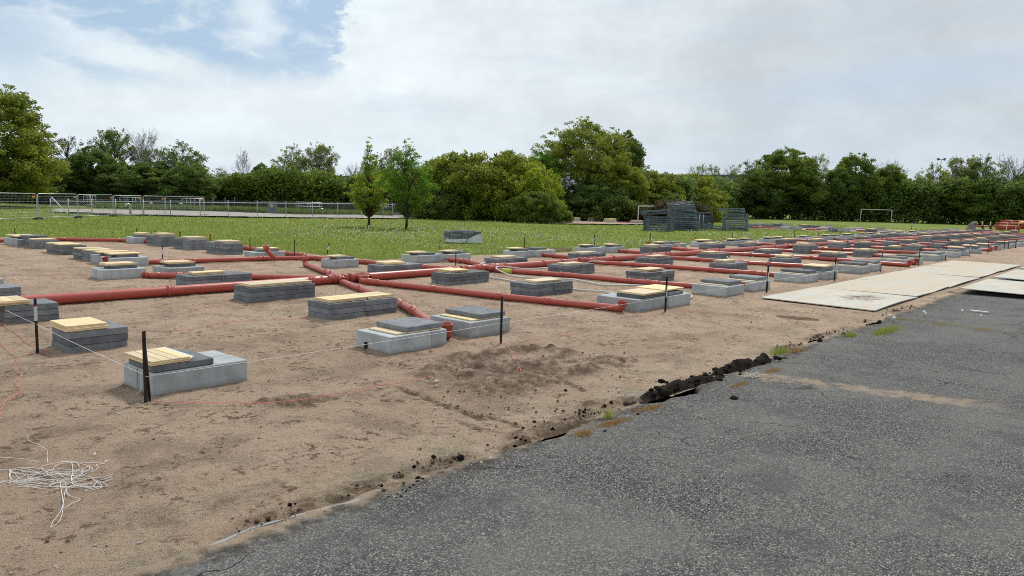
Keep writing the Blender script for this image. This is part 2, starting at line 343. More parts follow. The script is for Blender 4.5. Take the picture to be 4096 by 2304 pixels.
def _asph(g, b):
    p = pos(g); q = g.sep(p)
    v = g.N.new('ShaderNodeTexVoronoi'); v.inputs['Scale'].default_value = 76; g.L.new(p, v.inputs['Vector'])
    cr = g.sep(v.outputs['Color']); dist = v.outputs['Distance']
    v2 = g.sep(g.voro(p, 21, 'Color')); d2 = g.voro(p, 21, 'Distance')
    big = g.noise(p, .5, 6, .6); mid = g.noise(p, 4, 5, .6)
    stone = g.ramp(cr[0], [(0, (.026, .025, .024)), (.28, (.085, .082, .079)), (.58, (.18, .173, .166)), (.80, (.29, .277, .262)), (.94, (.40, .38, .355)), (1, (.48, .45, .41))])
    c = g.mix(g.ss(dist, .35, .62, 0, .8), stone, (.026, .026, .026))
    bs = g.m('MULTIPLY', g.ss(d2, .2, .3, 1, 0), g.ss(v2[0], .965, .975))
    c = g.mix(bs, c, (.30, .29, .27))
    c = g.mix(g.ss(big, .38, .66, .0, .5), c, (.19, .182, .172))
    c = g.mix(g.ss(g.noise(p, 1.3, 6, .65), .52, .7, 0, .5), c, (.05, .05, .05))
    c = g.mix(g.ss(mid, .55, .75, 0, .3), c, (.12, .11, .1))
    # sand blown over the tarmac: streaks and a dusty rim along the sandy soil
    rim = g.m('MULTIPLY', g.ss(g.m('ADD', q[1], g.m('MULTIPLY', mid, .7)), 4.98, 5.22), .8)
    drt = g.m('MULTIPLY', g.ss(g.m('ADD', q[1], g.m('MULTIPLY', g.noise(p, 1.9, 6, .7), 1.0)), 5.02, 5.22), g.ss(g.noise(p, 11, 5, .7), .40, .56))
    c = g.mix(g.m('MULTIPLY', drt, .9), c, (.05, .038, .028))
    sx_ = g.sep(p)
    pa, pb = spot(2960, 1500), spot(3900, 1622); dv = (pb-pa).normalized(); Ls = (pb-pa).length
    al = g.m('ADD', g.m('MULTIPLY', g.m('SUBTRACT', q[0], pa.x), dv.x), g.m('MULTIPLY', g.m('SUBTRACT', q[1], pa.y), dv.y))
    ac = g.m('ADD', g.m('MULTIPLY', g.m('SUBTRACT', q[0], pa.x), -dv.y), g.m('MULTIPLY', g.m('SUBTRACT', q[1], pa.y), dv.x))
    l1 = g.m('ABSOLUTE', g.m('ADD', ac, g.m('MULTIPLY', g.m('SUBTRACT', mid, .5), 1.1)))
    st = g.m('MULTIPLY', g.m('MULTIPLY', g.ss(l1, .05, .30, 1, 0), g.ss(g.noise(p, 2.6, 5, .65), .36, .54)), g.m('MULTIPLY', g.ss(al, -.3, .2), g.ss(al, Ls-.2, Ls+.5, 1, 0)))
    c = g.mix(g.m('MINIMUM', g.m('MAXIMUM', rim, g.m('MULTIPLY', st, .8)), 1.0), c, (.33, .25, .175))
    # hairline cracks
    cv = g.N.new('ShaderNodeTexVoronoi'); cv.feature = 'DISTANCE_TO_EDGE'; cv.inputs['Scale'].default_value = .55
    wp = g.N.new('ShaderNodeVectorMath'); wp.operation = 'ADD'; nz = g.N.new('ShaderNodeVectorMath'); nz.operation = 'SCALE'; nz.inputs['Scale'].default_value = .9
    g.L.new(g.noise(p, 1.6, 5, .6, col=True), nz.inputs[0]); g.L.new(p, wp.inputs[0]); g.L.new(nz.outputs[0], wp.inputs[1]); g.L.new(wp.outputs[0], cv.inputs['Vector'])
    ck = g.m('MULTIPLY', g.ss(cv.outputs['Distance'], .001, .010, 1, 0), g.ss(g.noise(p, .7, 3), .53, .62))
    c = g.mix(g.m('MULTIPLY', ck, .85), c, (.012, .012, .012))
    g.L.new(c, b.inputs['Base Color'])
    h = g.m('SUBTRACT', g.ss(dist, .1, .7, 1, 0), g.m('MULTIPLY', ck, 2.0))
    n1 = bump(g, b, mid, .3, .05); bump(g, b, h, .8, .008, n1)
M['asph'] = mat('worn_tarmac', (.07, .07, .072), .9, _asph, 0, .2)
def _lawn(g, b):
    p = pos(g); q = g.sep(p)
    f = g.noise(p, .16, 6, .62); m_ = g.noise(p, 1.3, 6, .65); s_ = g.noise(p, 9, 5, .7)
    c = g.mix(g.ss(f, .36, .64), (.17, .225, .048), (.255, .295, .072))
    c = g.mix(g.ss(m_, .42, .68, 0, .7), c, (.075, .125, .025))
    c = g.mix(g.ss(s_, .5, .75, 0, .6), c, (.21, .25, .075))
    c = g.mix(g.ss(s_, .25, .42, .45, 0), c, (.045, .08, .018))
    g.L.new(c, b.inputs['Base Color']); bump(g, b, g.m('ADD', s_, m_), 1, .12)
M['lawn'] = mat('mown_grass', (.08, .12, .03), .95, _lawn, 0, .1)
def leafmat(name, c1, c2, c3=None, trans=.5):
    def bd_(g, b):
        at = g.N.new('ShaderNodeAttribute'); at.attribute_name = 'var'
        stops = [(0, c1), (.6, c2), (1, c3 or c2)]
        c = g.ramp(at.outputs['Fac'], stops); g.L.new(c, b.inputs['Base Color'])
        tr = g.N.new('ShaderNodeBsdfTranslucent'); hv = g.N.new('ShaderNodeHueSaturation'); hv.inputs['Value'].default_value = 1.25; hv.inputs['Hue'].default_value = .485
        g.L.new(c, hv.inputs['Color']); g.L.new(hv.outputs[0], tr.inputs['Color'])
        mx = g.N.new('ShaderNodeMixShader'); mx.inputs[0].default_value = trans
        g.L.new(b.outputs[0], mx.inputs[1]); g.L.new(tr.outputs[0], mx.inputs[2])
        out = [n for n in g.N if n.type == 'OUTPUT_MATERIAL'][0]; g.L.new(mx.outputs[0], out.inputs['Surface'])
    return mat(name, c2, .7, bd_, 0, .2)
M['leaf_dark'] = leafmat('dark_green_leaves', (.07, .12, .028), (.13, .20, .045), (.22, .30, .065))
M['leaf_mid'] = leafmat('mid_green_leaves', (.06, .105, .018), (.125, .19, .03), (.22, .29, .045))
M['leaf_green'] = leafmat('fresh_green_leaves', (.06, .14, .016), (.14, .27, .028), (.28, .42, .05))
M['leaf_lime'] = leafmat('lime_spring_leaves', (.14, .21, .022), (.28, .35, .035), (.44, .48, .06))
M['leaf_olive'] = leafmat('olive_spring_leaves', (.10, .145, .022), (.21, .26, .036), (.34, .38, .055))
M['leaf_pale'] = leafmat('pale_thin_leaves', (.10, .14, .035), (.20, .25, .07), (.3, .34, .11))
M['leaf_brown'] = leafmat('reddish_young_leaves', (.055, .04, .022), (.10, .085, .04), (.15, .16, .05))
M['leaf_young'] = leafmat('young_translucent_leaves', (.14, .24, .025), (.27, .36, .042), (.42, .48, .075), .6)
M['blossom'] = leafmat('lilac_blossom', (.35, .3, .42), (.5, .45, .58), (.65, .62, .7), .2)
M['grassblade'] = leafmat('grass_blades', (.14, .20, .034), (.24, .30, .06), (.30, .34, .10))
M['drygrass'] = leafmat('dry_straw_grass', (.28, .16, .06), (.42, .28, .12), (.5, .38, .2), .2)
M['dandelion'] = mat('dandelion_seed_heads', (.72, .72, .68), .9)
M['dandyellow'] = mat('yellow_dandelion_flowers', (.7, .55, .05), .9)
M['bark'] = mottled('brown_bark', (.055, .042, .032), (.10, .08, .062), 6, .95, .6, .02)
M['bark_pale'] = mottled('pale_grey_bark', (.13, .12, .105), (.2, .185, .165), 6, .95, .6, .02)
M['path'] = mottled('pale_dusty_concrete', (.30, .275, .245), (.37, .34, .30), .8, .95, .3, .01)
# ------------------------------------------------------------------ ground sheets
def struct(name, me): return tag(link(name, me), kind='structure')
def axis(parts):
    a = []
    for lo, hi, st in parts: a += list(np.arange(lo, hi, st))
    return np.array(a+[parts[-1][1]])
def inpoly(x, y, P):
    c = np.zeros(x.shape, bool); n = len(P)
    for i in range(n):
        (x1, y1), (x2, y2) = P[i], P[(i+1) % n]
        if y1 == y2: continue
        c ^= ((y1 > y) != (y2 > y)) & (x < (x2-x1)*(y-y1)/(y2-y1)+x1)
    return c
def sheet(name, xs, ys, poly, hfun, m, jag=0.0, darkf=None, smooth=True):
    X, Y = np.meshgrid(xs, ys); Z = hfun(X, Y); nx, ny = len(xs), len(ys)
    i, j = np.meshgrid(np.arange(nx-1), np.arange(ny-1)); a = (j*nx+i).ravel()
    F = np.stack([a, a+1, a+1+nx, a+nx], 1)
    if poly is not None:
        cx = X.ravel()[F].mean(1); cy = Y.ravel()[F].mean(1)
        jx = fbm(cx*1.1, cy*1.1, 4)*jag; jy = fbm(cx*1.1+50, cy*1.1+9, 4)*jag
        F = F[inpoly(cx+jx, cy+jy, poly)]
        used = np.unique(F); rm = np.full(nx*ny, -1); rm[used] = np.arange(len(used)); F = rm[F]
    else: used = np.arange(nx*ny)
    V = np.stack([X.ravel(), Y.ravel(), Z.ravel()], 1)[used]
    me = npmesh(name, V, F, m, smooth)
    if darkf is not None:
        at = me.attributes.new('dug', 'FLOAT', 'POINT'); at.data.foreach_set('value', darkf(V[:, 0], V[:, 1]).astype(np.float32))
    return me
LAWNZ = -.035
lx = axis([(-900, -60, 60), (-60, 160, 1.0), (160, 900, 60)]); ly = axis([(-900, -20, 80), (-20, 120, 1.0), (120, 900, 60)])
def lawnh(x, y):
    far = np.clip((y-22)/20, 0, 1); under = np.clip((20.6-y)/.6, 0, 1); return LAWNZ+far*fbm(x*.12, y*.12, 3)*.12-under*.25
struct('lawn', sheet('lawn', lx, ly, None, lawnh, M['lawn']))
def dseg(x, y, a, b):
    ax, ay, bx, by = a[0], a[1], b[0], b[1]; dx, dy = bx-ax, by-ay; t = np.clip(((x-ax)*dx+(y-ay)*dy)/(dx*dx+dy*dy+1e-9), 0, 1)
    return np.hypot(x-ax-t*dx, y-ay-t*dy)
P_ = lambda a, b: tuple(spot(a, b)[:2])
RID = [([(1700, 1500), (1780, 1462), (1850, 1430), (1930, 1440)], .17, .085), ([(1960, 1418), (2060, 1402), (2200, 1400), (2270, 1412)], .17, .08),
       ([(1800, 1500), (1900, 1505), (1990, 1480)], .13, .05), ([(2050, 1482), (2150, 1462), (2270, 1445)], .14, .06), ([(2290, 1498), (2350, 1475)], .17, .08),
       ([(1960, 1520), (2080, 1500), (2180, 1520)], .2, .03), ([(2370, 1440), (2470, 1455)], .15, .03), ([(2380, 1440), (2440, 1425), (2520, 1440)], .1, .03),
       ([(2030, 1790), (2120, 1745), (2200, 1720), (2290, 1700)], .09, .055), ([(2370, 1620), (2450, 1610), (2540, 1600)], .12, .05), ([(1040, 1612), (1130, 1590), (1290, 1588)], .07, .035), ([(1080, 1625), (1240, 1622)], .06, .02)]
TRO = [([(1120, 1606), (1220, 1603), (1330, 1592)], .06, .05), ([(1860, 1460), (1950, 1462), (2040, 1450), (2160, 1440), (2250, 1428)], .13, .09), ([(1600, 1548), (1700, 1588), (1800, 1628), (1940, 1675)], .05, .03),
       ([(1830, 1680), (1930, 1715), (2010, 1730)], .035, .012), ([(1960, 1665), (2080, 1705)], .035, .012), ([(2230, 1510), (2330, 1560)], .05, .02)]
def dug_h(x, y):
    h = np.zeros_like(x); k = np.zeros_like(x)
    for seg, rad, amp in [(s0_, r0_, a0_*1.05) for s0_, r0_, a0_ in RID]+[(s_, r_, -a_) for s_, r_, a_ in TRO]:
        pts = [P_(*q) for q in seg]; d = np.min([dseg(x, y, pts[i], pts[i+1]) for i in range(len(pts)-1)], 0)
        e = np.exp(-(d/rad)**2); h = h+amp*e; k = np.maximum(k, np.exp(-(d/(rad*1.5))**2))
    cx, cy = P_(2060, 1520); rr = np.hypot((x-cx)/1.35, (y-cy)/.75); k = np.maximum(k, .8*np.exp(-rr**2.5))
    return h, k
NEARR = [(2.65, 6.32, .86, .59), (5.22, 6.33, .86, .625), (6.59, 6.45, .74, .75), (10.22, 6.3, 1.63, .79), (13.27, 6.26, .82, .7), (14.6, 6.27, .8, .72), (17.22, 6.19, .84, .75), (2.73, 8.55, .605, .5), (6.03, 8.62, 1.2, .54), (10.25, 8.47, 1.16, .57), (14.06, 8.44, 1.17, .56), (2.78, 10.87, .605, .52), (6.06, 10.79, 1.2, .54), (10.24, 10.64, 1.17, .54), (5.42, 14.99, .8, .58)]
PSEG = [((2.6, 12.27), (20, 12.18)), ((8.6, 11.9), (7.55, 8.9)), ((9.07, 11.5), (9.98, 6.5)), ((12.95, 11.9), (13.75, 8.1)), ((9.3, 13.3), (10.0, 15.3)), ((6.75, 14.42), (8.85, 12.4))]
_fr = np.random.default_rng(77); FOOT = [(_fr.uniform(1.5, 15), _fr.uniform(5.8, 12.5), _fr.uniform(0, 6.28)) for _ in range(110)]
def contact(x, y):
    d = np.full(x.shape, 9.0)
    for u, v, a, b in NEARR:
        dx = np.maximum(np.maximum(u*S-x, x-(u+a)*S), 0); dy = np.maximum(np.maximum(v*S-y, y-(v+b)*S), 0); d = np.minimum(d, np.hypot(dx, dy))
    for a, b in PSEG: d = np.minimum(d, np.maximum(dseg(x, y, (a[0]*S, a[1]*S), (b[0]*S, b[1]*S))-.07, 0))
    return d
def sandh(x, y):
    d = contact(x, y); bank = np.exp(-(d/.09)**2)*(.016+.05*np.maximum(0, fbm(x*3, y*3, 3)))
    for fx, fy, fa in FOOT:
        ca, sa = math.cos(fa), math.sin(fa); m_ = (abs(x-fx) < .4) & (abs(y-fy) < .4)
        if m_.any():
            X = (x[m_]-fx)*ca+(y[m_]-fy)*sa; Y = -(x[m_]-fx)*sa+(y[m_]-fy)*ca; e_ = (X/.15)**2+(Y/.055)**2; bank[m_] += -.014*np.exp(-e_**2)+.007*np.exp(-(np.sqrt(e_)-1.35)**2*9)
    for yc in (6.0, 7.35, 10.1, 11.5):
        w_ = np.exp(-((y-yc-.25*np.sin(x*.11))/.13)**4); bank = bank+w_*(x > 9)*np.clip(fbm(x*.35, y*.1+yc, 3)*3+.4, 0, 1)*(.007*np.sign(np.sin(x*38+np.abs(y-yc)*18))-.006)
    return bank+sandh0(x, y)
def sandh0(x, y):
    near = (x > -2) & (x < 13) & (y > 4) & (y < 10.5)
    h = fbm(x*.5, y*.5, 3)*.03+fbm(x*3, y*3, 4)*.012
    hd, k = dug_h(x, y)
    rough = fbm(x*8, y*8, 4)
    h = h+hd+np.where(near, rough*(.018+.12*k)+np.minimum(0, .12*fbm(x*2.3+7, y*2.3, 3)+.008)*.5, 0)
    # soil heaved along the tarmac edge
    e = np.exp(-((y-5.0)/.13)**2)*np.clip(fbm(x*1.3, y*.2, 3)*2.2+.25, 0, 1)
    return h*1.0+e*(.045+fbm(x*9, y*9, 3)*.09)-.006
def dug_ring_dark(x, y):
    hd, k = dug_h(x, y); e = np.exp(-((y-4.96)/.20)**2)*np.clip(fbm(x*1.3, y*.2, 3)*2.6+.55, 0, 1)
    t = np.clip(fbm(x*.7+5, y*.7, 4)*2.2-.2, 0, .25)*(y > 5.4); t = np.maximum(t, .5*np.exp(-(contact(x, y)/.10)**2))  # last term darkens the sand in a ring round blocks and pipes
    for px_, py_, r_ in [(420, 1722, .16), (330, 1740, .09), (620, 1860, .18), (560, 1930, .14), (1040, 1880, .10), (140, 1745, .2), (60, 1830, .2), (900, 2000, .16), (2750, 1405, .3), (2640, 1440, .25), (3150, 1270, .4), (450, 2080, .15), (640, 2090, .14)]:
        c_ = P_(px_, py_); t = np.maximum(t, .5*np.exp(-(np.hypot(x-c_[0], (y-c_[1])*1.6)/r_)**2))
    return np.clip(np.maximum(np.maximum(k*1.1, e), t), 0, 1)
q = lambda *a: [(x*S, y*S) for x, y in a]
SANDP = q((-40, 3.3), (125, 3.3), (118, 6), (80, 9), (79, 15.6), (64, 15.9), (60, 17.5), (56, 22.5), (54.5, 25.6), (57, 26.2), (63, 25), (68, 20.5), (73, 17.5), (66, 16.6), (60.2, 17.4), (58, 15.9),
          (30, 15.75), (23.4, 15.15), (20.4, 15.3), (18.6, 15.6), (14.7, 16.2), (12.66, 16.05), (12.3, 19), (12.2, 22), (9.5, 26.9), (7.3, 29.0), (-12, 33), (-40, 33))
sx_ = axis([(-57, -5, 1.2), (-5, -1, .2), (-1, 12, .032), (12, 30, .12), (30, 60, .4), (60, 180, 1.2)])
sy_ = axis([(4.7, 8.8, .032), (8.8, 14, .12), (14, 24, .2), (24, 47.5, .4)])
struct('sandy_ground', sheet('sandy_ground', sx_, sy_, SANDP, sandh, M['sand'], .8, dug_ring_dark))
P1 = [P_(*a) for a in [(2150, 878), (2190, 896), (2500, 900), (2640, 898), (2700, 889), (2560, 874), (2330, 870)]]
xs = [p[0] for p in P1]; ys = [p[1] for p in P1]
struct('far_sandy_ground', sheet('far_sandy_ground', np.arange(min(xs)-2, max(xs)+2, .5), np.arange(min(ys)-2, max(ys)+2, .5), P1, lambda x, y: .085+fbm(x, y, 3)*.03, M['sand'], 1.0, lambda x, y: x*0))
# tarmac: its own thick slab with a broken edge
def tarmac():
    xs = axis([(-60, -4, 2), (-4, 14, .04), (14, 40, .12), (40, 180, 2)])
    e = 4.86+fbm(xs*.8, xs*0, 4)*.22+fbm(xs*5, xs*0+9, 4)*.09
    for px, py, rad, dep in [(2690, 1555, .42, .34), (2560, 1590, .3, .2), (2960, 1490, .5, .16), (3550, 1300, .8, .22), (2200, 1740, .4, .12)]:
        c = spot(px, py); e -= dep*np.exp(-((xs-c.x)/rad)**2)
    offs = [(-.03, -.12), (0, -.012), (.02, .008), (.06, .016), (.15, .02), (.4, .022), (1, .022), (2.5, .022), (6, .022), (60, .022), (160, .022)]
    V = []
    for k, (o, z) in enumerate(offs):
        zz = z+(fbm(xs*4, xs*0+k, 4)*.022 if 1 <= k <= 5 else 0)
        V.append(np.stack([xs, e-o if k < 8 else 4.86-o+0*xs, zz+0*xs], 1))
    n = len(xs); V = np.concatenate(V); i, j = np.meshgrid(np.arange(n-1), np.arange(len(offs)-1)); a = (j*n+i).ravel()
    struct('tarmac', npmesh('tarmac', V, np.stack([a, a+n, a+n+1, a+1], 1), M['asph'], True))
tarmac()
# thin concrete edging strip showing along the tarmac, nearest to the camera
kb = MB(); pts = [spot(x, y) for x, y in [(840, 2192), (1010, 2118), (1180, 2070), (1400, 2016), (1560, 1966)]]
for i in range(len(pts)-1):
    a, b = pts[i], pts[i+1]; d = (b-a).normalized(); nn = Vector((-d.y, d.x, 0))*.016
    kb.add([(*(a-nn)[:2], -.05), (*(b-nn)[:2], -.05), (*(b+nn)[:2], -.05), (*(a+nn)[:2], -.05), (*(a-nn)[:2], .015), (*(b-nn)[:2], .015), (*(b+nn)[:2], .015), (*(a+nn)[:2], .015)],
           [(0, 1, 5, 4), (1, 2, 6, 5), (2, 3, 7, 6), (3, 0, 4, 7), (4, 5, 6, 7)])
tag(kb.obj('edging_strip', M['conc']), kind='structure')
# ------------------------------------------------------------------ foundations
ORD = ['first', 'second', 'third', 'fourth', 'fifth', 'sixth', 'seventh', 'eighth', 'ninth', 'tenth', 'eleventh', 'twelfth', 'thirteenth', 'fourteenth', 'fifteenth',
       'sixteenth', 'seventeenth', 'eighteenth', 'nineteenth', 'twentieth', 'twenty-first', 'twenty-second', 'twenty-third', 'twenty-fourth', 'twenty-fifth', 'twenty-sixth', 'twenty-seventh', 'twenty-eighth', 'twenty-ninth', 'thirtieth']
cache = {}
def boxmesh(name, lx, ly, lz, c, m):
    k = (name, round(lx, 2), round(ly, 2), round(lz, 3), m.name)
    if k not in cache: cache[k] = MB().box(0, lx, 0, ly, 0, lz, c).mesh(name, m)
    return cache[k]
LZ = .112; CZ = .28
def slab_stack(x, y, lx, ly, label, group, along='x', layers=3, z=0.0):
    t = thing('slab_stack', label, 'slab stack', (x, y, z), 0, group); dist = math.hypot(x, y)
    n = 2 if max(lx, ly) > 1.1 else 1
    for L_ in range(layers):
        for k in range(n):
            j = [random.uniform(-.016, .016) for _ in range(3)]
            w = (lx/n-.008, ly) if along == 'x' else (lx, ly/n-.008)
            o = (lx/n*k, 0) if along == 'x' else (0, ly/n*k)
            link('slab', boxmesh('slab', w[0], w[1], LZ-.004, .007 if dist < 40 else 0, M['slab']), t, (o[0]+j[0], o[1]+j[1], L_*LZ-.004), (0, 0, j[2]*.4))
    return t
def conc_block(x, y, lx, ly, label, group, split=0.0, along='x', dz=CZ):
    if split <= 0:
        o = link('concrete_block', boxmesh('concrete_block', lx, ly, dz+.02, .010, M['conc']), None, (x, y, -.02)); return tag(o, label, 'concrete block', group)
    t = thing('concrete_block', label, 'concrete block', (x, y, -.02), 0, group)
    if along == 'x':
        link('block', boxmesh('block', lx*split-.004, ly, dz+.02, .010, M['conc']), t, (0, 0, 0))
        link('block', boxmesh('block', lx*(1-split)-.004, ly-.02, dz+.016, .010, M['conc']), t, (lx*split, .012, 0))
    else:
        link('block', boxmesh('block', lx, ly*split-.004, dz+.02, .010, M['conc']), t, (0, 0, 0))
        link('block', boxmesh('block', lx-.02, ly*(1-split)-.004, dz+.016, .010, M['conc']), t, (.012, ly*split, 0))
    return t
def pav_slab(x, y, z, lx, ly, label, group, rz=0.0, lz=.082):
    o = link('paving_slab', boxmesh('paving_slab', lx, ly, lz, .009, M['slab']), None, (x, y, z+.002), (0, 0, rz)); return tag(o, label, 'paving slab', group)
def boards(x, y, z, lx, ly, n, label, group, planks=0, rz=0.0, th=.020, film=False, jit=.018, cut=None):
    t = thing('board_stack', label, 'board stack', (x, y, z+.003), rz, group)
    for k in range(n):
        j = [random.uniform(-jit, jit) for _ in range(3)]
        if k == n-1 and planks > 1:
            cx_ = (lx >= ly) if cut is None else cut == 'x'; w = lx/planks if cx_ else ly/planks
            for i in range(planks):
                if cx_: link('plank', boxmesh('plank', w-.012, ly, th, .003, M['wood']), t, (w*i, j[0], k*(th+.001)))
                else: link('plank', boxmesh('plank', lx, w-.012, th, .003, M['wood']), t, (j[0], w*i, k*(th+.001)))
        else: link('board', boxmesh('board', lx, ly, th, .002, M['wood']), t, (j[0], j[1], k*(th+.001)), (0, 0, j[2]*.5))
    if film:
        o = link('film_sheet', boxmesh('film_sheet', lx*1.04, ly*1.05, .004, 0, M['foil']), t, (lx*.0+.045, ly*.04+.01, (n-1)*(th+.001)-.0045)); 
    return t
GB, GS, GC, GP = 'yellow board stacks lying on the foundations', 'dark slab stacks of the foundation grid', 'pale concrete foundation blocks', 'loose dark slabs lying on the pale blocks'
# -- dark rows, counted from the tarmac; survey units (u, v, length along the row, depth)
def ext(lst, upto, st): 
    while lst[-1][0]+st < upto: lst = lst+[(lst[-1][0]+st, lst[-1][1]-.015*st, 1.15, .56)]
    return lst
r2 = ext([(2.73, 8.55, .605, .50), (6.03, 8.62, 1.2, .54), (10.25, 8.47, 1.16, .57), (14.06, 8.44, 1.17, .56), (18.14, 8.51, 1.17, .55), (21.64, 8.36, 1.15, .56), (25.39, 8.24, 1.15, .56), (28.87, 8.17, 1.15, .56), (32.75, 8.22, 1.1, .56),
      (35.49, 8.09, 1.15, .56), (39.27, 7.97, 1.15, .56), (42.35, 7.9, 1.15, .56), (45.47, 7.82, 1.15, .56), (48.77, 7.8, 1.15, .56), (51.55, 7.7, 1.15, .56), (54.98, 7.71, 1.15, .56)], 74, 3.4)
r3 = ext([(2.78, 10.87, .605, .52), (6.06, 10.79, 1.2, .54), (10.24, 10.64, 1.17, .54), (13.88, 10.53, 1.17, .55), (17.82, 10.58, 1.15, .55), (21.28, 10.47, 1.15, .56), (24.95, 10.27, 1.15, .56), (28.45, 10.23, 1.15, .56), (31.87, 10.11, 1.15, .56),
      (35.08, 10.04, 1.15, .56), (38.37, 9.84, 1.15, .56), (41.37, 9.78, 1.15, .56), (45.32, 9.85, 1.15, .56), (48.61, 9.78, 1.15, .56), (51.28, 9.66, 1.15, .56), (54.55, 9.63, 1.15, .56)], 75, 3.45)
r4 = ext([(2.3, 12.85, 1.2, .54), (6.04, 12.82, 1.2, .52), (10.19, 12.64, 1.13, .54), (13.85, 12.64, 1.16, .5), (17.26, 12.5, 1.15, .55), (21.15, 12.54, 1.15, .5), (25.06, 12.45, 1.12, .5), (28.26, 12.4, 1.15, .5), (31.7, 12.34, 1.15, .5),
      (35.45, 12.3, 1.15, .5), (39.07, 12.2, 1.15, .5), (42.1, 12.2, 1.15, .5), (44.91, 12.2, 1.15, .5), (47.84, 12.2, 1.15, .5)], 76, 3.4)
def dark_row(row, rowname, short):
    for i, (u, v, lu, lv) in enumerate(row):
        o = ORD[i]; x, y, lx, ly = u*S, v*S, lu*S, lv*S
        nl = 3 if i < 5 else random.choice((3, 3, 3, 4)); x += random.uniform(-.12, .12)*(i > 4); slab_stack(x, y, lx, ly, f'dark grey slab stack, {o} from the left in the {rowname}', GS, 'x', nl)
        z = nl*LZ-.004; lab = f'yellow boards on the {o} dark slab stack from the left, {short}'
        d = math.hypot(x, y); nb = random.choice((2, 3, 3, 4)) if i > 1 else 3
        if i > 6 and i % 7 == 3: continue
        if i == 0 and row is r2: boards(x-.01, y-.005, z, lx*.66, ly*1.0, 4, lab, GB)
        elif i == 0 and row is r3: boards(x-.4, y-.01, z, lx*.92, ly*.98, 4, lab, GB, 4)
        elif i == 0 and row is r4: continue
        elif i == 1 and row is r4: boards(x+.25, y+.22, z, lx*.50, ly*.46, 3, lab, GB, 0, .02)
        elif i == 1: boards(x+.06, y+.08, z, lx*.53, ly*.7, 3, f'yellow boards, nearer half of the {o} stack, {short} from the tarmac', GB, 3, 0, .02, False, .012, 'y'); boards(x+.06+lx*.54, y+.09, z, lx*.40, ly*.7, 3, f'yellow boards, farther half of the {o} stack, {short} from the tarmac', GB, 3, 0, .02, False, .012, 'y')
        else:
            f = random.uniform(.42, .62); f2 = random.uniform(.5, .72)
            boards(x+lx*random.uniform(.08, .25), y+ly*random.uniform(.12, .28), z, lx*f, ly*f2, nb, lab, GB, 0, random.uniform(-.05, .05), .024, False, .03)
dark_row(r2, 'second row from the tarmac', 'second row'); dark_row(r3, 'third row from the tarmac', 'third row'); dark_row(r4, 'fourth row from the tarmac', 'fourth row')
# -- pale blocks in the row beside the tarmac and along the lawn
def block_set(i, u, v, lu, lv, kind, rowname, short):
    o = ORD[i]; x, y, lx, ly = u*S, v*S, lu*S, lv*S
    conc_block(x, y, lx, ly, f'pale concrete block, {o} from the left in the {rowname}', GC, {'a': .0, 'b': .7, 'm': .0, 'w': .52}.get(kind, 0 if i % 3 else .6))
    sl = f'dark slab lying on the {o} pale block from the left, {short}'; bl = f'yellow boards on the {o} pale block from the left, {short}'
    if kind in 'bs':
        boards(x+lx*.14, y+ly*.10, CZ, lx*.80, ly*.80, 1, bl, GB, 4 if i < 5 else 3, 0, .022)
        pav_slab(x+lx*.30, y+ly*.08, CZ+.026, lx*.66, ly*.86, sl, GP)
    elif kind == 't':
        pav_slab(x+lx*.1, y+ly*.12, CZ, lx*.78, ly*.76, sl, GP, 0, .14); boards(x+lx*.08, y+ly*.15, CZ+.145, lx*.84, ly*.7, 2, bl, GB, 3, .02)
    elif kind == 'g':
        pav_slab(x+lx*.22, y+ly*.2, CZ, lx*.7, ly*.6, sl, GP); boards(x+lx*.05, y+ly*.22, CZ+.085, lx*.6, ly*.55, 2, bl, GB, 0, .03, .022, False, .04)
    elif kind == 'n':
        boards(x+lx*.1, y+ly*.1, CZ, lx*.9, ly*.7, 1, bl, GB, 0, .03); pav_slab(x+lx*.05, y+ly*.2, CZ+.024, lx*.6, ly*.6, sl, GP)
front = [(2.65, 6.32, .86, .59, 'm'), (5.22, 6.33, .86, .625, 'b'), (6.59, 6.45, .74, .75, 's'), (10.22, 6.3, 1.63, .79, 'w'), (13.27, 6.26, .82, .70, 's'), (14.6, 6.27, .8, .72, 's'), (17.22, 6.19, .84, .75, 's'), (18.6, 6.2, .8, .72, 't'),
         (21.13, 6.17, .86, .75, 's'), (22.35, 6.2, .84, .72, 's'), (25.4, 6.2, .86, .78, 's'), (26.6, 6.1, .84, .72, 's'), (29.23, 6.08, 1.6, .75, 's'), (32.4, 6.1, .86, .75, 's'), (34.0, 6.1, .84, .72, 't'), (36.5, 6.07, .9, .75, 't'), (39.4, 6.1, .9, .7, 't'),
         (41.0, 6.0, .9, .7, 's'), (43.8, 6.0, .9, .7, 't'), (45.3, 6.0, .9, .7, 's'), (47.1, 5.96, 1.3, .7, 's'), (50.6, 5.9, .9, .7, 's'), (52.1, 5.9, .9, .7, 's'), (55, 5.85, .9, .7, 's')]
for i, a in enumerate(front):
    if a[4] not in 'mw': block_set(i, *a[:5], 'row beside the tarmac', 'tarmac row')
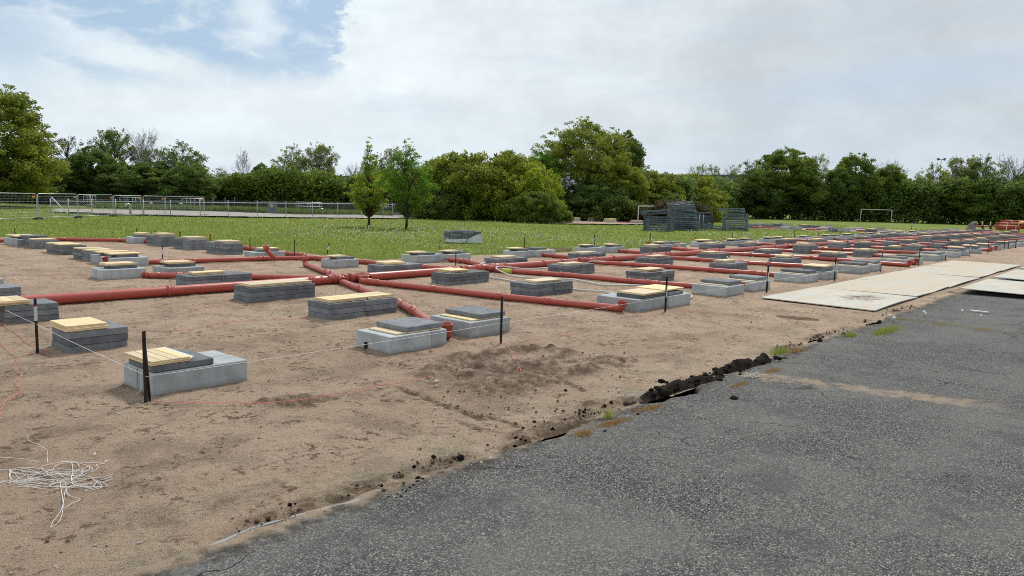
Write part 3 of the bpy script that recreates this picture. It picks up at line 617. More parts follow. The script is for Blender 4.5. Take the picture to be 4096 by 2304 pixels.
# first and fourth block of that row carry their own arrangements
x, y, lx, ly = 2.65*S, 6.32*S, .86*S, .59*S
t = thing('concrete_block', 'pale two-part concrete block nearest the camera, behind the split black stake', 'concrete block', (x, y, -.02), 0, GC)
link('block', boxmesh('block', lx, ly*.53-.005, CZ+.02, .010, M['conc']), t, (0, 0, 0)); link('block', boxmesh('block', lx-.02, ly*.47, CZ+.02, .010, M['conc']), t, (-.01, ly*.53, .004))
pav_slab(x+.02, y+.03, CZ+.002, lx*.62, ly*.86, 'dark grey slab lying on the pale block nearest the camera', GP)
boards(x+.0, y+.02, CZ+.088, lx*.40, ly*.90, 3, 'yellow grooved boards topping the block nearest the camera, white film between them', GB, 4, .03, .018, True, .012, 'x')
x, y, lx, ly = 10.22*S, 6.3*S, 1.63*S, .79*S
t = thing('concrete_block', 'long pale two-part concrete block behind the stake, red upright elbow in front', 'concrete block', (x, y, -.02), 0, GC)
link('block', boxmesh('block', lx*.54, ly, CZ+.02, .010, M['conc']), t, (0, 0, 0)); link('block', boxmesh('block', lx*.45, ly*.9, CZ+.02, .010, M['conc']), t, (lx*.548, -.1, 0))
pav_slab(x+lx*.1, y+.03, CZ, lx*.44, ly*.62, 'dark slab under the left yellow board on the long pale block', GP); pav_slab(x+lx*.56, y-.06, CZ, lx*.3, ly*.7, 'dark slab under the right yellow board on the long pale block', GP)
boards(x+lx*.1, y-.03, CZ+.085, lx*.46, ly*.62, 2, 'left yellow board on the long pale block, with a knot hole', GB, 0, .02, .02); boards(x+lx*.50, y-.02, CZ+.11, lx*.40, ly*.72, 2, 'right yellow board overlapping the left one on the long pale block', GB, 0, .01, .02)
back = [(10.36, 14.66, .72, .52, 'g'), (12.9, 14.67, .87, .6, 'g'), (14.0, 14.6, .88, .6, 'g'), (16.69, 14.5, .75, .55, 'g'), (17.56, 14.4, .88, .6, 'n'), (20.2, 14.45, .85, .6, 'g'), (21.4, 14.25, .8, .6, 'g'), (24.6, 14.2, .85, .6, 'g'), (25.6, 14.2, .85, .6, 'n'),
        (27.96, 14.27, 1.5, .6, 'g'), (30.4, 14.05, .9, .6, 'g'), (31.8, 14.1, .9, .6, 'g'), (34.4, 14.1, .9, .6, 'g'), (35.6, 14.1, .9, .6, 'g'), (38.6, 14.0, 1.0, .6, 'g'), (41.7, 13.9, .9, .6, 'g'), (42.9, 13.9, .9, .6, 'g'), (44.85, 13.85, 1.3, .6, 'g'), (47.8, 13.8, .9, .6, 'g'), (49.2, 13.8, .9, .6, 'g'),
        (52, 13.8, 1.2, .6, 'g'), (55.4, 13.75, 1.1, .6, 'g'), (58.6, 13.7, 1.1, .6, 'g'), (61.8, 13.7, 1.1, .6, 'g'), (65, 13.7, 1.1, .6, 's'), (68.5, 13.7, 1.1, .6, 's'), (72, 13.7, 1.1, .6, 's')]
for i, a in enumerate(back): block_set(i, *a[:5], 'row along the lawn', 'lawn row')
# -- the wing on the left: two columns running away from the camera
LW = [('c', 5.42, 14.99, .80, .58), ('c', 6.51, 14.72, .75, .68), ('c', 6.5, 17.4, .78, 1.3), ('d', 6.62, 18.95, .6, 1.2), ('d', 6.66, 21.1, .6, 1.12), ('d', 6.77, 23.42, .6, 1.1), ('c', 6.65, 24.56, .75, 1.3)]
nm = ['nearest', 'second nearest', 'third nearest', 'fourth nearest', 'fifth nearest', 'second farthest', 'farthest']
GW = 'foundations of the left wing'
for k, (ty, u, v, lu, lv) in enumerate(LW):
    x, y, lx, ly = u*S, v*S, lu*S, lv*S; who = f'{nm[k]} in the left column of the left wing'; h_ = nm[k]
    if ty == 'c':
        conc_block(x, y, lx, ly, f'pale concrete block, {who}', GC, .52 if lv > 1 else 0, 'y'); z = CZ
        if lv > 1:
            for q_, e in ((.12, 'near'), (.58, 'far')):
                pav_slab(x+lx*.2, y+ly*q_, z, lx*.6, ly*.3, f'dark slab, {e} half of the {h_} block, left column of left wing', GP)
                boards(x+lx*.02, y+ly*(q_-.02), z+.085, lx*.85, ly*.3, 2, f'yellow boards, {e} half of the {h_} block, left column of left wing', GB, 0, .02)
        else:
            pav_slab(x+lx*.25, y+ly*.25, z, lx*.62, ly*.6, f'dark slab on the {h_} pale block, left wing left column', GP)
            boards(x+lx*.16, y+ly*.22, z+.085, lx*.66, ly*.62, 3, f'yellow boards on the {h_} pale block, left wing left column', GB, 0, .03, .02, True)
    else:
        slab_stack(x, y, lx, ly, f'dark grey slab stack, {who}', GS, 'y'); z = 3*LZ
        for q_, e in ((.06, 'near'), (.55, 'far')):
            if k == 5 and e == 'far': continue
            boards(x-.02, y+ly*q_, z, lx*.92, ly*.36, 2, f'yellow boards, {e} half of {h_} slab stack, left column of left wing', GB, 0, .01)
pav_slab(6.8*S, 24.0*S, 3*LZ+.045, .75, .6, 'broken dark slab piece lying on the second farthest stack of the left column', GP, .3)
RW = [('c', 9.95, 17.45, .85, .55), ('d', 10.12, 19.3, .52, 1.1), ('d', 10.08, 21.25, .52, 1.1), ('d', 10.0, 22.95, .45, 1.1), ('c', 9.8, 24.5, .62, .6)]
nm2 = ['nearest', 'second nearest', 'middle', 'second farthest', 'farthest']
for k, (ty, u, v, lu, lv) in enumerate(RW):
    x, y, lx, ly = u*S, v*S, lu*S, lv*S; h_ = nm2[k] if k != 2 else 'third nearest'
    if ty == 'c':
        conc_block(x, y, lx, ly, f'pale concrete block, {h_} in the right column of the left wing', GC)
        pav_slab(x+lx*.25, y+ly*.2, CZ, lx*.62, ly*.6, f'dark slab on the {h_} pale block, left wing right column', GP)
        boards(x+lx*.35, y+ly*.2, CZ+.085, lx*.55, ly*.62, 2+2*(k > 2), f'yellow boards on the {h_} pale block, left wing right column', GB, 0, .03, .024)
    else:
        slab_stack(x, y, lx, ly, f'dark grey slab stack, {h_} in the right column of the left wing', GS, 'y', 4 if k != 2 else 4)
        boards(x+lx*.1, y+ly*.15, 4*LZ, lx*.95, ly*.5, 3+(k == 3), f'yellow boards on the {h_} slab stack, left wing right column', GB, 0, .0, .024)
conc_block(2.8*S, 14.4*S, .88*S, .6*S, 'pale concrete block cut by the left edge of the photo', GC)
# -- far foundations of the two other buildings
FAR = [(2222, 886, 'c', 1), (2262, 876, 'd', 1), (2292, 888, 'c', 1), (2330, 876, 'c', 1), (2372, 888, 'c', 1), (2402, 879, 'd', 1), (2438, 893, 'c', 1), (2478, 881, 'd', 1), (2520, 885, 'd', 1), (2545, 896, 'c', 1), (2590, 884, 'c', 1)]
for i, (px, py, ty, b_) in enumerate(FAR):
    p = spot(px, py); lab = f'{ORD[i]} from the left on the far site'
    if ty == 'c': conc_block(p.x, p.y, 1.5, .9, 'pale concrete block, '+lab, 'foundations on the far site'); z = CZ
    else: slab_stack(p.x, p.y, 1.5, .8, 'dark slab stack, '+lab, 'foundations on the far site'); z = 3*LZ
    boards(p.x+.2, p.y+.1, z, 1.3, .8, 4 if i % 2 else 7, 'yellow boards, '+lab, 'board stacks on the far site', 0, 0, .035)
FAR2 = [(3012, 912, 'd'), (3045, 903, 'c'), (3075, 909, 'd'), (3110, 906, 'd'), (3140, 905, 'c'), (3150, 918, 'c'), (3190, 919, 'c'), (3222, 912, 'd'), (3262, 912, 'd'), (3300, 921, 'c'), (3320, 913, 'c'), (3345, 926, 'd'), (3385, 928, 'c'), (3410, 921, 'c'), (3440, 919, 'c'), (3492, 930, 'd'), (3530, 925, 'c'), (3560, 932, 'c')]
for i, (px, py, ty) in enumerate(FAR2):
    p = spot(px, py); lab = f'{ORD[i]} from the left beyond the right lawn strip'
    if ty == 'c': conc_block(p.x, p.y, 1.4, .9, 'pale block, '+lab, 'foundations behind the right lawn strip'); z = CZ
    else: slab_stack(p.x, p.y, 1.5, .85, 'dark stack, '+lab, 'foundations behind the right lawn strip', 'x', 3); z = 3*LZ
    if i % 3 != 2: tag(link('loose_sheet', boxmesh('loose_sheet', 1.0, .6, .06, 0, M['wood'] if i % 2 else M['slab']), None, (p.x+.2, p.y+.1, z+.002)), 'flat sheet on foundation, '+lab, 'board', 'sheets behind the right lawn strip')
# ------------------------------------------------------------------ drain pipes
def ringprof(mb, a, d, prof, n=14):
    """lathe: list of (distance along d, radius) from point a"""
    d = d.normalized(); ref = Vector((0, 0, 1)) if abs(d.z) < .9 else Vector((1, 0, 0)); e1 = (ref-d*ref.dot(d)).normalized(); e2 = d.cross(e1); m_ = len(prof)
    vs = [a+d*s_+(e1*math.cos(2*math.pi*k/n)+e2*math.sin(2*math.pi*k/n))*r for s_, r in prof for k in range(n)]
    fs = [(i*n+k, i*n+(k+1) % n, (i+1)*n+(k+1) % n, (i+1)*n+k) for i in range(m_-1) for k in range(n)]
    mb.add(vs, fs, True)
def collar(a, d, r, parent, n=14):
    mb = MB(); ringprof(mb, a-d*.09, d, [(0, r*1.0), (0, r*1.10), (.03, r*1.10), (.035, r*1.22), (.06, r*1.22), (.065, r*1.10), (.10, r*1.10), (.105, r*1.2), (.125, r*1.2), (.13, r*1.09), (.17, r*1.08), (.17, r)], n)
    return mb.obj('collar', M['red'], parent)
def mouth(p, d, r, parent, rise=.02, tilt=0.0, n=14):
    """elbow that turns up out of the end of a run, with an open socket"""
    pts = []; up_ = Vector((0, 0, 1)); rad = r*1.15
    for k in range(7):
        a = math.pi/2*k/6*(1-tilt); pts.append(p+d*(math.sin(a)*rad)+up_*((1-math.cos(a))*rad))
    dd = (pts[-1]-pts[-2]).normalized(); e = pts[-1]+dd*rise; pts.append(e)
    MB().tube(pts, r*1.06, n, False).obj('elbow', M['red'], parent)
    collar(p, d, r, parent, n)
    mb = MB(); ringprof(mb, e-dd*.02, dd, [(0, r), (0.005, r*1.15), (.085, r*1.18), (.09, r*1.27), (.115, r*1.27), (.115, r*1.1), (.03, r*1.02)], n); s_ = mb.obj('socket', M['red'], parent)
    mb = MB(); ringprof(mb, e+dd*.04, dd, [(0, 0.001), (0, r*1.08)], n); mb.obj('bore_shade', M['red_shade'], parent)  # dark disc closes the socket, its colour standing for the shade inside
def run(label, pts, r, start=False, end=False, every=4.0, rise=.02, name='drain_pipe', first=1.6):
    pts = [Vector((a[0]*S, a[1]*S, r+.008+(a[2] if len(a) > 2 else 0))) if not isinstance(a, Vector) else Vector((a.x, a.y, r+.008)) for a in pts]
    t = thing(name, label, 'drain pipe', (0, 0, 0), 0, 'red drain pipes'); n = 16 if pts[0].length < 40 else 8
    acc = every-first
    for i in range(len(pts)-1):
        a, b = pts[i], pts[i+1]; d = (b-a); Ln = d.length; d.normalize(); s_ = 0.0
        while s_ < Ln-1e-6:
            st = min(Ln, s_+every-acc); p0, p1 = a+d*s_, a+d*st
            o = MB().tube([p0, p1], r, n, False).obj('pipe_section', M['red'], t); acc += st-s_; s_ = st
            if acc >= every-1e-6:
                acc = 0.0
                if .3 < s_ < Ln-.3: collar(p1, d, r, t, n)
        if i < len(pts)-2:
            d2 = (pts[i+2]-b).normalized(); MB().tube([b-d*.16, b-d*.06, b+(d2-d)*.0, b+d2*.06, b+d2*.16], r*1.06, n).obj('elbow', M['red'], t); collar(b-d*.18, d, r, t, n)
            if d.angle(d2) > .3: collar(b+d2*.2, d2, r, t, n)
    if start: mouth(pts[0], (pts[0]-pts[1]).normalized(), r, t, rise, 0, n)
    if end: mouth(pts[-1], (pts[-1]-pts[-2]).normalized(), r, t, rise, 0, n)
    return t
RM, RL = .118, .083
tm = run('thick red main drain pipe running the length of the site', [(2.6, 12.27), (8.2, 12.17), (16, 12.2), (30, 12.13), (45, 11.95), (76, 11.5)], RM, every=4.6, name='main_drain_pipe', first=4.05)
def branch(u, side, sgn):
    """angled branch fitting leaving the main pipe"""
    b = Vector((u*S, 12.17*S, RM+.02)); d = Vector((.5*sgn, side, 0)).normalized()
    MB().tube([b-Vector((.35, 0, 0)), b+Vector((.35, 0, 0))], RM*1.07, 16).obj('branch_fitting', M['red'], tm); collar(b-Vector((.36, 0, 0)), Vector((1, 0, 0)), RM, tm); collar(b+Vector((.38, 0, 0)), Vector((1, 0, 0)), RM, tm)
    MB().tube([b, b+d*.42], RL*1.1, 14).obj('branch_fitting', M['red'], tm); collar(b+d*.4, d, RL, tm)
for u, s_, g_ in [(8.75, -1, -1), (9.1, -1, 1), (9.05, 1, -1), (12.35, 1, -1), (13.3, 1, 1), (12.85, -1, 1), (17.1, 1, 1), (16.9, -1, 1), (21, 1, 1), (20.6, -1, 1), (24.7, 1, 1), (24.3, -1, 1), (32.5, 1, 0), (31.4, -1, 1), (38.7, 1, 0), (38.4, -1, 1)]: branch(u, s_, g_)
run('red side pipe bending behind the near slab stack to the first pair of pale blocks', [(8.6, 11.9), (7.55, 8.9), (7.22, 8.2), (6.32, 6.62)], RL, end=True, every=3.2, rise=.02)
run('red side pipe ending in an upright elbow before the long pale block', [(9.0, 11.85), (9.07, 11.5), (9.53, 8.5), (9.98, 6.5)], RL, end=True, every=3.4, rise=.0, first=2.6)
run('short red side pipe rising towards the lawn from the first junction', [(8.98, 12.5), (9.3, 13.3), (10.02, 15.3)], RL, end=True, every=2.4, rise=.0)
run('red side pipe passing behind the second dark stack of the fourth row', [(5.9, 15.4), (6.3, 14.82), (6.75, 14.42), (8.85, 12.4)], RL, every=4.4)
t4 = run('long red pipe crossing the left wing to the second junction', [(6.55, 17.72), (8.29, 17.41), (10.19, 17.18), (11.2, 16.75), (11.62, 15.2), (11.98, 13.38), (12.3, 12.45)], RL, start=True, every=3.3)
b = spot(1104, 1040, RL); MB().tube([b, b+Vector((-.18, .1, .22)), b+Vector((-.3, .1, .36))], RL*.95, 12).obj('branch_fitting', M['red'], t4); e = b+Vector((-.3, .1, .36))
mb = MB(); ringprof(mb, e, Vector((-.2, 0, 1)), [(0, RL), (.02, RL*1.3), (.17, RL*1.35), (.17, RL), (.05, .001)]); mb.obj('socket', M['red'], t4)
run('red pipe curving round the back edge of the left wing', [(6.3, 26.3), (8.28, 26.4), (9.81, 25.3), (10.9, 22.9), (11.5, 20.5), (11.42, 18.4), (11.5, 17.7), (11.22, 16.95)], RL, start=True, every=4)
run('red side pipe from the second pale block of the lawn row', [(14.07, 15.3), (14.03, 13.85), (13.4, 12.45)], RL, every=3)
run('red side pipe ending between the fifth and sixth tarmac blocks', [(12.95, 11.9), (13.49, 10.19), (13.75, 8.09), (14.32, 6.5)], RL, end=True, every=3.2)
run('red side pipe from the fourth and fifth blocks of the lawn row', [(17.8, 15.1), (17.8, 13.2), (17.2, 12.4)], RL, every=2.6)
run('red side pipe ending between the seventh and eighth tarmac blocks', [(17.0, 11.95), (17.66, 10.03), (18.1, 7.7), (18.3, 6.5)], RL, end=True, every=3)
run('red side pipe between the sixth and seventh blocks of the lawn row', [(21.75, 15.1), (21.8, 13.1), (21.1, 12.4)], RL, every=2.6)
run('red side pipe ending between the ninth and tenth tarmac blocks', [(20.65, 11.9), (21.1, 9.4), (21.75, 7.7), (22.12, 6.45)], RL, end=True, every=3)
s0 = spot(2596, 991)
run('red pipe with an upright elbow beside the eighth block of the lawn row', [s0, (24.9, 13.3), (24.75, 12.5)], RL, start=True, every=3)
run('short red pipe joining beside the ninth block of the lawn row', [(25.9, 15.0), (25.6, 14.1), (24.95, 13.4)], RL, every=3)
run('red side pipe ending in an upright elbow beyond the ninth tarmac block', [(24.35, 11.9), (25.45, 8.9), (25.3, 6.05)], RL, end=True, every=3.6)
run('red side pipe ending between the eleventh and twelfth tarmac blocks', [(25.6, 8.0), (26.35, 6.9), (26.5, 6.15)], RL, end=True, every=3)
run('red side pipe beside the ninth dark stack of the fourth row', [(32.3, 14.0), (32.5, 12.5)], RL, every=3)
run('red side pipe ending between the fourteenth and fifteenth tarmac blocks', [(31.45, 11.9), (32.2, 9), (33.2, 7.3), (33.65, 6.4)], RL, end=True, every=3)
run('red side pipe with an elbow at the lawn before the fifteenth lawn block', [(38.2, 15.0), (38.75, 12.5)], RL, start=True, every=3)
run('red side pipe ending in an elbow before the seventeenth tarmac block', [(38.45, 11.9), (39.6, 8.5), (39.2, 6.1)], RL, end=True, every=3.4)
run('red side pipe ending between the seventeenth and eighteenth tarmac blocks', [(38.9, 10.8), (40.3, 7.8), (40.7, 6.15)], RL, end=True, every=3.4)
for i, u in enumerate([28.7, 35.3, 42.4, 45.6, 49.2, 52.8, 56.4, 60, 63.6, 67.2, 70.8, 74.2]):
    w_ = 'left' if i < 0 else 'left'
    if u > 40: run(f'distant red side pipe towards the lawn, {ORD[i]} counted along the main pipe', [(u, 15.0), (u+.1, 12.2)], RL, every=4)
    run(f'distant red side pipe towards the tarmac, {ORD[i]} counted along the main pipe', [(u-.3, 11.7), (u+.9, 7.0)], RL, every=3.6)
a = spot(3010, 913); b = spot(3080, 914); c = spot(3145, 915); run('red pipe with an upright end on the site behind the right lawn strip', [a, b, c], RL, start=True, every=3)
run('red pipe between pale blocks behind the right lawn strip', [spot(3225, 920), spot(3300, 920)], RL); run('red pipe in front of the dark stack behind the right lawn strip', [spot(3425, 926), spot(3490, 929)], .11)
run('red pipe end on the far site beside the football goal', [spot(2445, 892), spot(2520, 893)], RL, start=True); run('short red pipe between the first blocks of the far site', [spot(2252, 884), spot(2290, 885)], RL); run('short red pipe in the middle of the far site', [spot(2362, 887), spot(2388, 888)], RL)
# ------------------------------------------------------------------ ground plates
GPL = 'pale ground protection plates'
xs_ = [13.65, 16.5, 19.36, 22.9, 26.4, 29.9]
names_ = ['nearest pale ground plate on the sand, with a heap of loose soil on it', 'second pale ground plate on the sand', 'third pale ground plate on the sand, beyond the open seam', 'fourth pale ground plate on the sand', 'farthest pale ground plate on the sand']
for i in range(5):
    a, b = xs_[i]*S, xs_[i+1]*S; y0, y1 = 3.70*S+.03*(i % 2), 5.70*S+.04*((i+1) % 2)
    mb = MB(); n = 12; zs = lambda t, s_: .035+.03*abs(math.sin(t*3+i*1.7+s_))*(1 if s_ == 0 else .5)
    for k in range(n):
        t0, t1 = k/n, (k+1)/n; xa, xb = a+(b-a-.03)*t0, a+(b-a-.03)*t1
        v = [(xa, y0, zs(t0, 0)), (xb, y0, zs(t1, 0)), (xb, y1, zs(t1, 1)), (xa, y1, zs(t0, 1))]
        mb.add(v+[(p[0], p[1], p[2]-.022) for p in v], [(0, 1, 2, 3), (7, 6, 5, 4), (0, 4, 5, 1), (2, 6, 7, 3)]+([(3, 7, 4, 0)] if k == 0 else [])+([(1, 5, 6, 2)] if k == n-1 else []))
    tag(mb.obj('ground_plate', M['plate']), names_[i], 'ground plate', GPL)
for i, (u0, u1) in enumerate([(18.15, 21.4), (21.5, 25), (25.1, 29)]):
    mb = MB(); Mx = Matrix.Translation((u0*S, -1.2, .10)) @ Matrix.Rotation(.012*(i+1), 4, 'X'); mb.box(0, (u1-u0)*S, 0, 5.9-.12*i, 0, .022, .004, Mx)
    tag(mb.obj('ground_plate', M['plate']), ['nearest pale plate lying on the tarmac, its near edge raised', 'second pale plate lying on the tarmac', 'third pale plate lying on the tarmac'][i], 'ground plate', 'pale plates on the tarmac')
    for e_, xb in (('left', u0*S+.3), ('right', u1*S-.5)): tag(MB().box(xb, xb+.1, -1, 4.2, .02, .10).obj('batten', M['black']), f'timber batten blackened as shade under the {e_} side of the {ORD[i]} plate on the tarmac', 'batten')  # battens coloured black to stand in for the shade in the gap
def lump(r, seed, rough=.35, flat=.7, sub=2):
    import bmesh
    bm = bmesh.new(); bmesh.ops.create_icosphere(bm, subdivisions=sub, radius=1)
    co = np.array([v.co[:] for v in bm.verts]); k = 1+rough*2*(fbm(co[:, 0]*1.6+seed, co[:, 1]*1.6+co[:, 2]*1.3, 4))+rough*.5*fbm(co[:, 0]*5+seed, co[:, 2]*5, 2)
    co = co*k[:, None]*np.array([1, .8+.3*math.sin(seed), flat])*r
    F = np.array([[v.index for v in f.verts] for f in bm.faces]); bm.free(); return co, F
def lumps(items, name, m, smooth=False):
    V, F = [], []; b = 0
    for (p, r, sd, fl) in items:
        v, f = lump(r, sd, .4, fl, 1); a = sd*2.3; c, s_ = math.cos(a), math.sin(a)
        v = np.stack([v[:, 0]*c-v[:, 1]*s_, v[:, 0]*s_+v[:, 1]*c, v[:, 2]], 1)+np.array(p)
        V.append(v); F.append(f+b); b += len(v)
    return link(name, npmesh(name, np.concatenate(V), np.concatenate(F), m, smooth))
# crumbs of soil along the tarmac edge and scattered stones
it, it2, it3 = [], [], []
for k in range(3600):
    x = 1.8+rng.random()**1.4*20; y = 4.94+rng.normal()*.075; d_ = fbm(np.array([x*1.3]), np.array([y*.2]), 3)[0]*2.2+.25
    if rng.random() > np.clip(d_*1.3+.02, .03, 1)*(1 if x > 4.5 else .35): continue
    it.append(((x, y, .02+rng.random()*.02), .004+.026*rng.random()**7, k, .8))
half = it[::2]; it = it[1::2]; it2 += half
tag(lumps(it, 'soil_crumbs', M['soil']), 'dark soil crumbs strewn along the broken tarmac edge', 'soil', kind='stuff')
for k in range(3200):
    r_ = 3.2/(rng.random()*.85+.1); a_ = rng.uniform(-.72, .72); dd = HEAD*math.cos(a_)+rt0*math.sin(a_); x, y = dd.x*r_*1.2, dd.y*r_*1.2
    if y < 5.1 or y > 20: continue
    (it2 if rng.random() < .5 else it3).append(((x, y, .0), .004+.011*rng.random()**4*(1+.05*r_), k, .6))
for k in range(260):
    p = spot(rng.uniform(1720, 2520), rng.uniform(1410, 1700)); (it2 if k % 3 else it3).append(((p.x, p.y, .015), .008+.02*rng.random()**3, k, .7))
for k in range(120):
    r_ = 3.0/(rng.random()*.7+.15); a_ = rng.uniform(-.1, .72); dd = HEAD*math.cos(a_)+rt0*math.sin(a_); x, y = dd.x*r_*1.2, dd.y*r_*1.2
    if y < 4.7: it3.append(((x, y, .024), .006+.012*rng.random()**2, k, .5))
tag(lumps(it2, 'earth_crumbs', M['earth']), 'small brown soil clods scattered over the sandy ground', 'soil', kind='stuff')
tag(lumps(it3, 'pebbles', M['stone']), 'small pale pebbles scattered over sand and tarmac', 'pebbles', kind='stuff')
# heaps of black soil in the break of the tarmac
def heap(name, label, path, width, hgt, m, seed, parent=None):
    pts = [spot(*a) for a in path]; Ls = [0]
    for i in range(len(pts)-1): Ls.append(Ls[-1]+(pts[i+1]-pts[i]).length)
    nu = max(8, int(Ls[-1]/.03)); nv = max(8, int(width*2/.03)); V = []
    for i in range(nu+1):
        s_ = Ls[-1]*i/nu; k = max(j for j in range(len(Ls)-1) if Ls[j] <= s_+1e-9); p = pts[k].lerp(pts[k+1], (s_-Ls[k])/(Ls[k+1]-Ls[k])); d = (pts[k+1]-pts[k]).normalized(); nrm = Vector((-d.y, d.x, 0))
        e = math.sin(math.pi*i/nu)**.5
        for j in range(nv+1):
            v = (j/nv-.5)*2; q_ = p+nrm*v*width*(.5+.5*e)
            n_ = fbm(np.array([q_.x*4+seed]), np.array([q_.y*4]), 4)[0]; n2 = fbm(np.array([q_.x*16+seed]), np.array([q_.y*16]), 3)[0]
            z = (1-v*v)**1.2*e*hgt*(1+n_*2.2)+n2*.09*(1-v*v)*min(1, hgt*9)-.012
            V.append((q_.x, q_.y, z))
    i, j = np.meshgrid(np.arange(nu), np.arange(nv)); a = (i*(nv+1)+j).ravel()
    o = link(name, npmesh(name, V, np.stack([a, a+nv+1, a+nv+2, a+1], 1), m, False)); return tag(o, label, 'soil heap') if label else o
heap('soil_heap', 'ragged black soil heap in the broken tarmac edge', [(2560, 1602), (2640, 1575), (2720, 1548), (2850, 1525), (2905, 1508)], .13, .11, M['soil'], 1)
heap('soil_heap', 'black soil heap beside the white netting, farther along the break', [(2850, 1506), (2930, 1480), (3010, 1462), (3110, 1440)], .13, .13, M['soil'], 9)
heap('soil_heap', 'low dark soil patch behind the black heaps', [(3060, 1452), (3150, 1435), (3250, 1428)], .16, .035, M['soil'], 17)
heap('soil_heap', 'brown soil bank on the tarmac edge near the dry grass', [(2030, 1792), (2120, 1755), (2210, 1732), (2310, 1700), (2400, 1680)], .07, .06, M['earth'], 23)
heap('soil_heap', 'mixed dark crumbly soil left of the black heap', [(2345, 1622), (2430, 1612), (2520, 1612), (2580, 1600)], .12, .03, M['soil'], 31)
heap('soil_heap', 'loose soil spilled across the nearest ground plate', [(3310, 1188), (3400, 1196), (3450, 1192), (3540, 1190)], .22, .02, M['earth'], 37).location.z += .045
heap('soil_heap', 'thin soil ridge on the sand before the ground plate', [(3100, 1262), (3180, 1270), (3280, 1278)], .25, .03, M['earth'], 41)
def thing_lump(name, px, py, r, m, label, cat, seed, flat=.75, z=0.0, sub=2):
    p = spot(px, py); v, f = lump(r, seed, .35, flat, sub); o = link(name, npmesh(name, v, f, m, False), None, (p.x, p.y, z+r*flat*.55)); return tag(o, label, cat)
for a in [('tarmac_lump', 2655, 1580, .085, 'soil', 'pointed black tarmac lump at the near end of the black heap', 3), ('tarmac_lump', 3279, 1370, .07, 'soil', 'black lump on the tarmac edge left of the grass tuft', 4), ('soil_clod', 3374, 1342, .06, 'earth', 'brown clod left of the larger grass tuft', 5),
          ('soil_clod', 3517, 1294, .06, 'soil', 'dark clod beside the dandelions at the tarmac joint', 6), ('soil_clod', 3931, 1144, .10, 'soil', 'dark clod below the plate on the tarmac', 7), ('soil_clod', 3967, 1131, .10, 'soil', 'dark clod nearer the plate on the tarmac', 8),
          ('soil_clod', 2935, 1603, .05, 'soil', 'small dark clod alone on the tarmac', 9), ('soil_clod', 1842, 1838, .038, 'soil', 'dark clod on bare sand near the white stones', 10), ('stone', 1963, 1842, .03, 'stone', 'white stone at the tarmac edge', 11), ('stone', 1924, 1855, .018, 'stone', 'smaller white stone at the tarmac edge', 12),
          ('stone', 1745, 1530, .03, 'stone', 'pale round stone left of the dug patch', 13), ('stone', 1953, 1486, .035, 'rock', 'dark stone in the dug patch', 14), ('soil_clod', 2262, 1565, .022, 'soil', 'small black clod right of the dug patch', 15), ('stone', 1765, 1898, .03, 'rock', 'brown stone by the clods on the tarmac edge', 16),
          ('soil_clod', 2420, 1732, .03, 'soil', 'black clod between dry grass tufts', 17), ('soil_clod', 2552, 1665, .03, 'soil', 'black clod under the orange dry grass', 18), ('soil_clod', 1672, 1920, .026, 'soil', 'dark clod, upper one of three on the edging', 19), ('soil_clod', 1606, 1996, .022, 'soil', 'dark clod, middle one of three on the edging', 20), ('soil_clod', 1555, 1998, .022, 'soil', 'dark clod, lowest one of three on the edging', 21)]:
    thing_lump(a[0], a[1], a[2], a[3]*1.15, M[a[4]], a[5], 'clod' if 'clod' in a[0] else 'stone' if a[0] == 'stone' else 'lump', a[6])
it = []
for s_ in range(90):
    t_ = rng.random(); px = 2590+t_*530; py = 1592-t_*150+rng.normal()*9; p = spot(px, py); it.append(((p.x, p.y, .02+.08*rng.random()), .012+.055*rng.random()**2.2, s_+300, .6))
tag(lumps(it, 'tarmac_rubble', M['soil']), 'angular broken tarmac pieces heaped along the break', 'rubble', kind='stuff')
it = [((spot(px, py).x, spot(px, py).y, .02), r, s_, .8) for s_, (px, py, r) in enumerate([(1655, 1950, .02), (1640, 1960, .016), (1670, 1935, .02), (1690, 1925, .02), (1625, 1975, .014), (1700, 1940, .015), (1610, 1968, .012), (1590, 1985, .012)])]
tag(lumps(it, 'edge_clods', M['soil']), 'cluster of dark clods on the edging strip', 'soil', kind='stuff')
# crumpled white netting and film by the break
def rag(label, pts, wd, seed, name='white_netting'):
    heap_ = heap(name, None, pts, wd, .03, M['foil'], seed); heap_.location.z = .02; return tag(heap_, label, 'plastic netting')
def strands(c, R_, n, r, seed, m, name, label, cat, el=.5, L_=14, z=.03, squash=1.0, ang=0.0):
    rr = np.random.default_rng(seed); mb = MB()
    for k in range(n):
        p = np.array([rr.uniform(-1, 1), rr.uniform(-1, 1)*squash]); a = rr.uniform(0, 6.28); pts = []
        for j in range(L_):
            pts.append(Vector((c.x+(p[0]*math.cos(ang)-p[1]*math.sin(ang))*R_, c.y+(p[0]*math.sin(ang)+p[1]*math.cos(ang))*R_, z+.02*rr.random()))); a += rr.normal()*el; p = p+np.array([math.cos(a), math.sin(a)*squash])*.16
        mb.tube(pts, r, 4, True)
    return tag(mb.obj(name, m), label, cat)
strands(spot(3010, 1512), .22, 24, .0032, 5, M['net'], 'white_netting', 'frayed white netting lying on the tarmac beside the black heap', 'netting', .35, 9, .03, .35, -.3)
strands(spot(2540, 1592), .22, 16, .003, 6, M['net'], 'white_netting', 'flat white netting on the sand left of the black heap', 'netting', .3, 9, .03, .4, -.3)
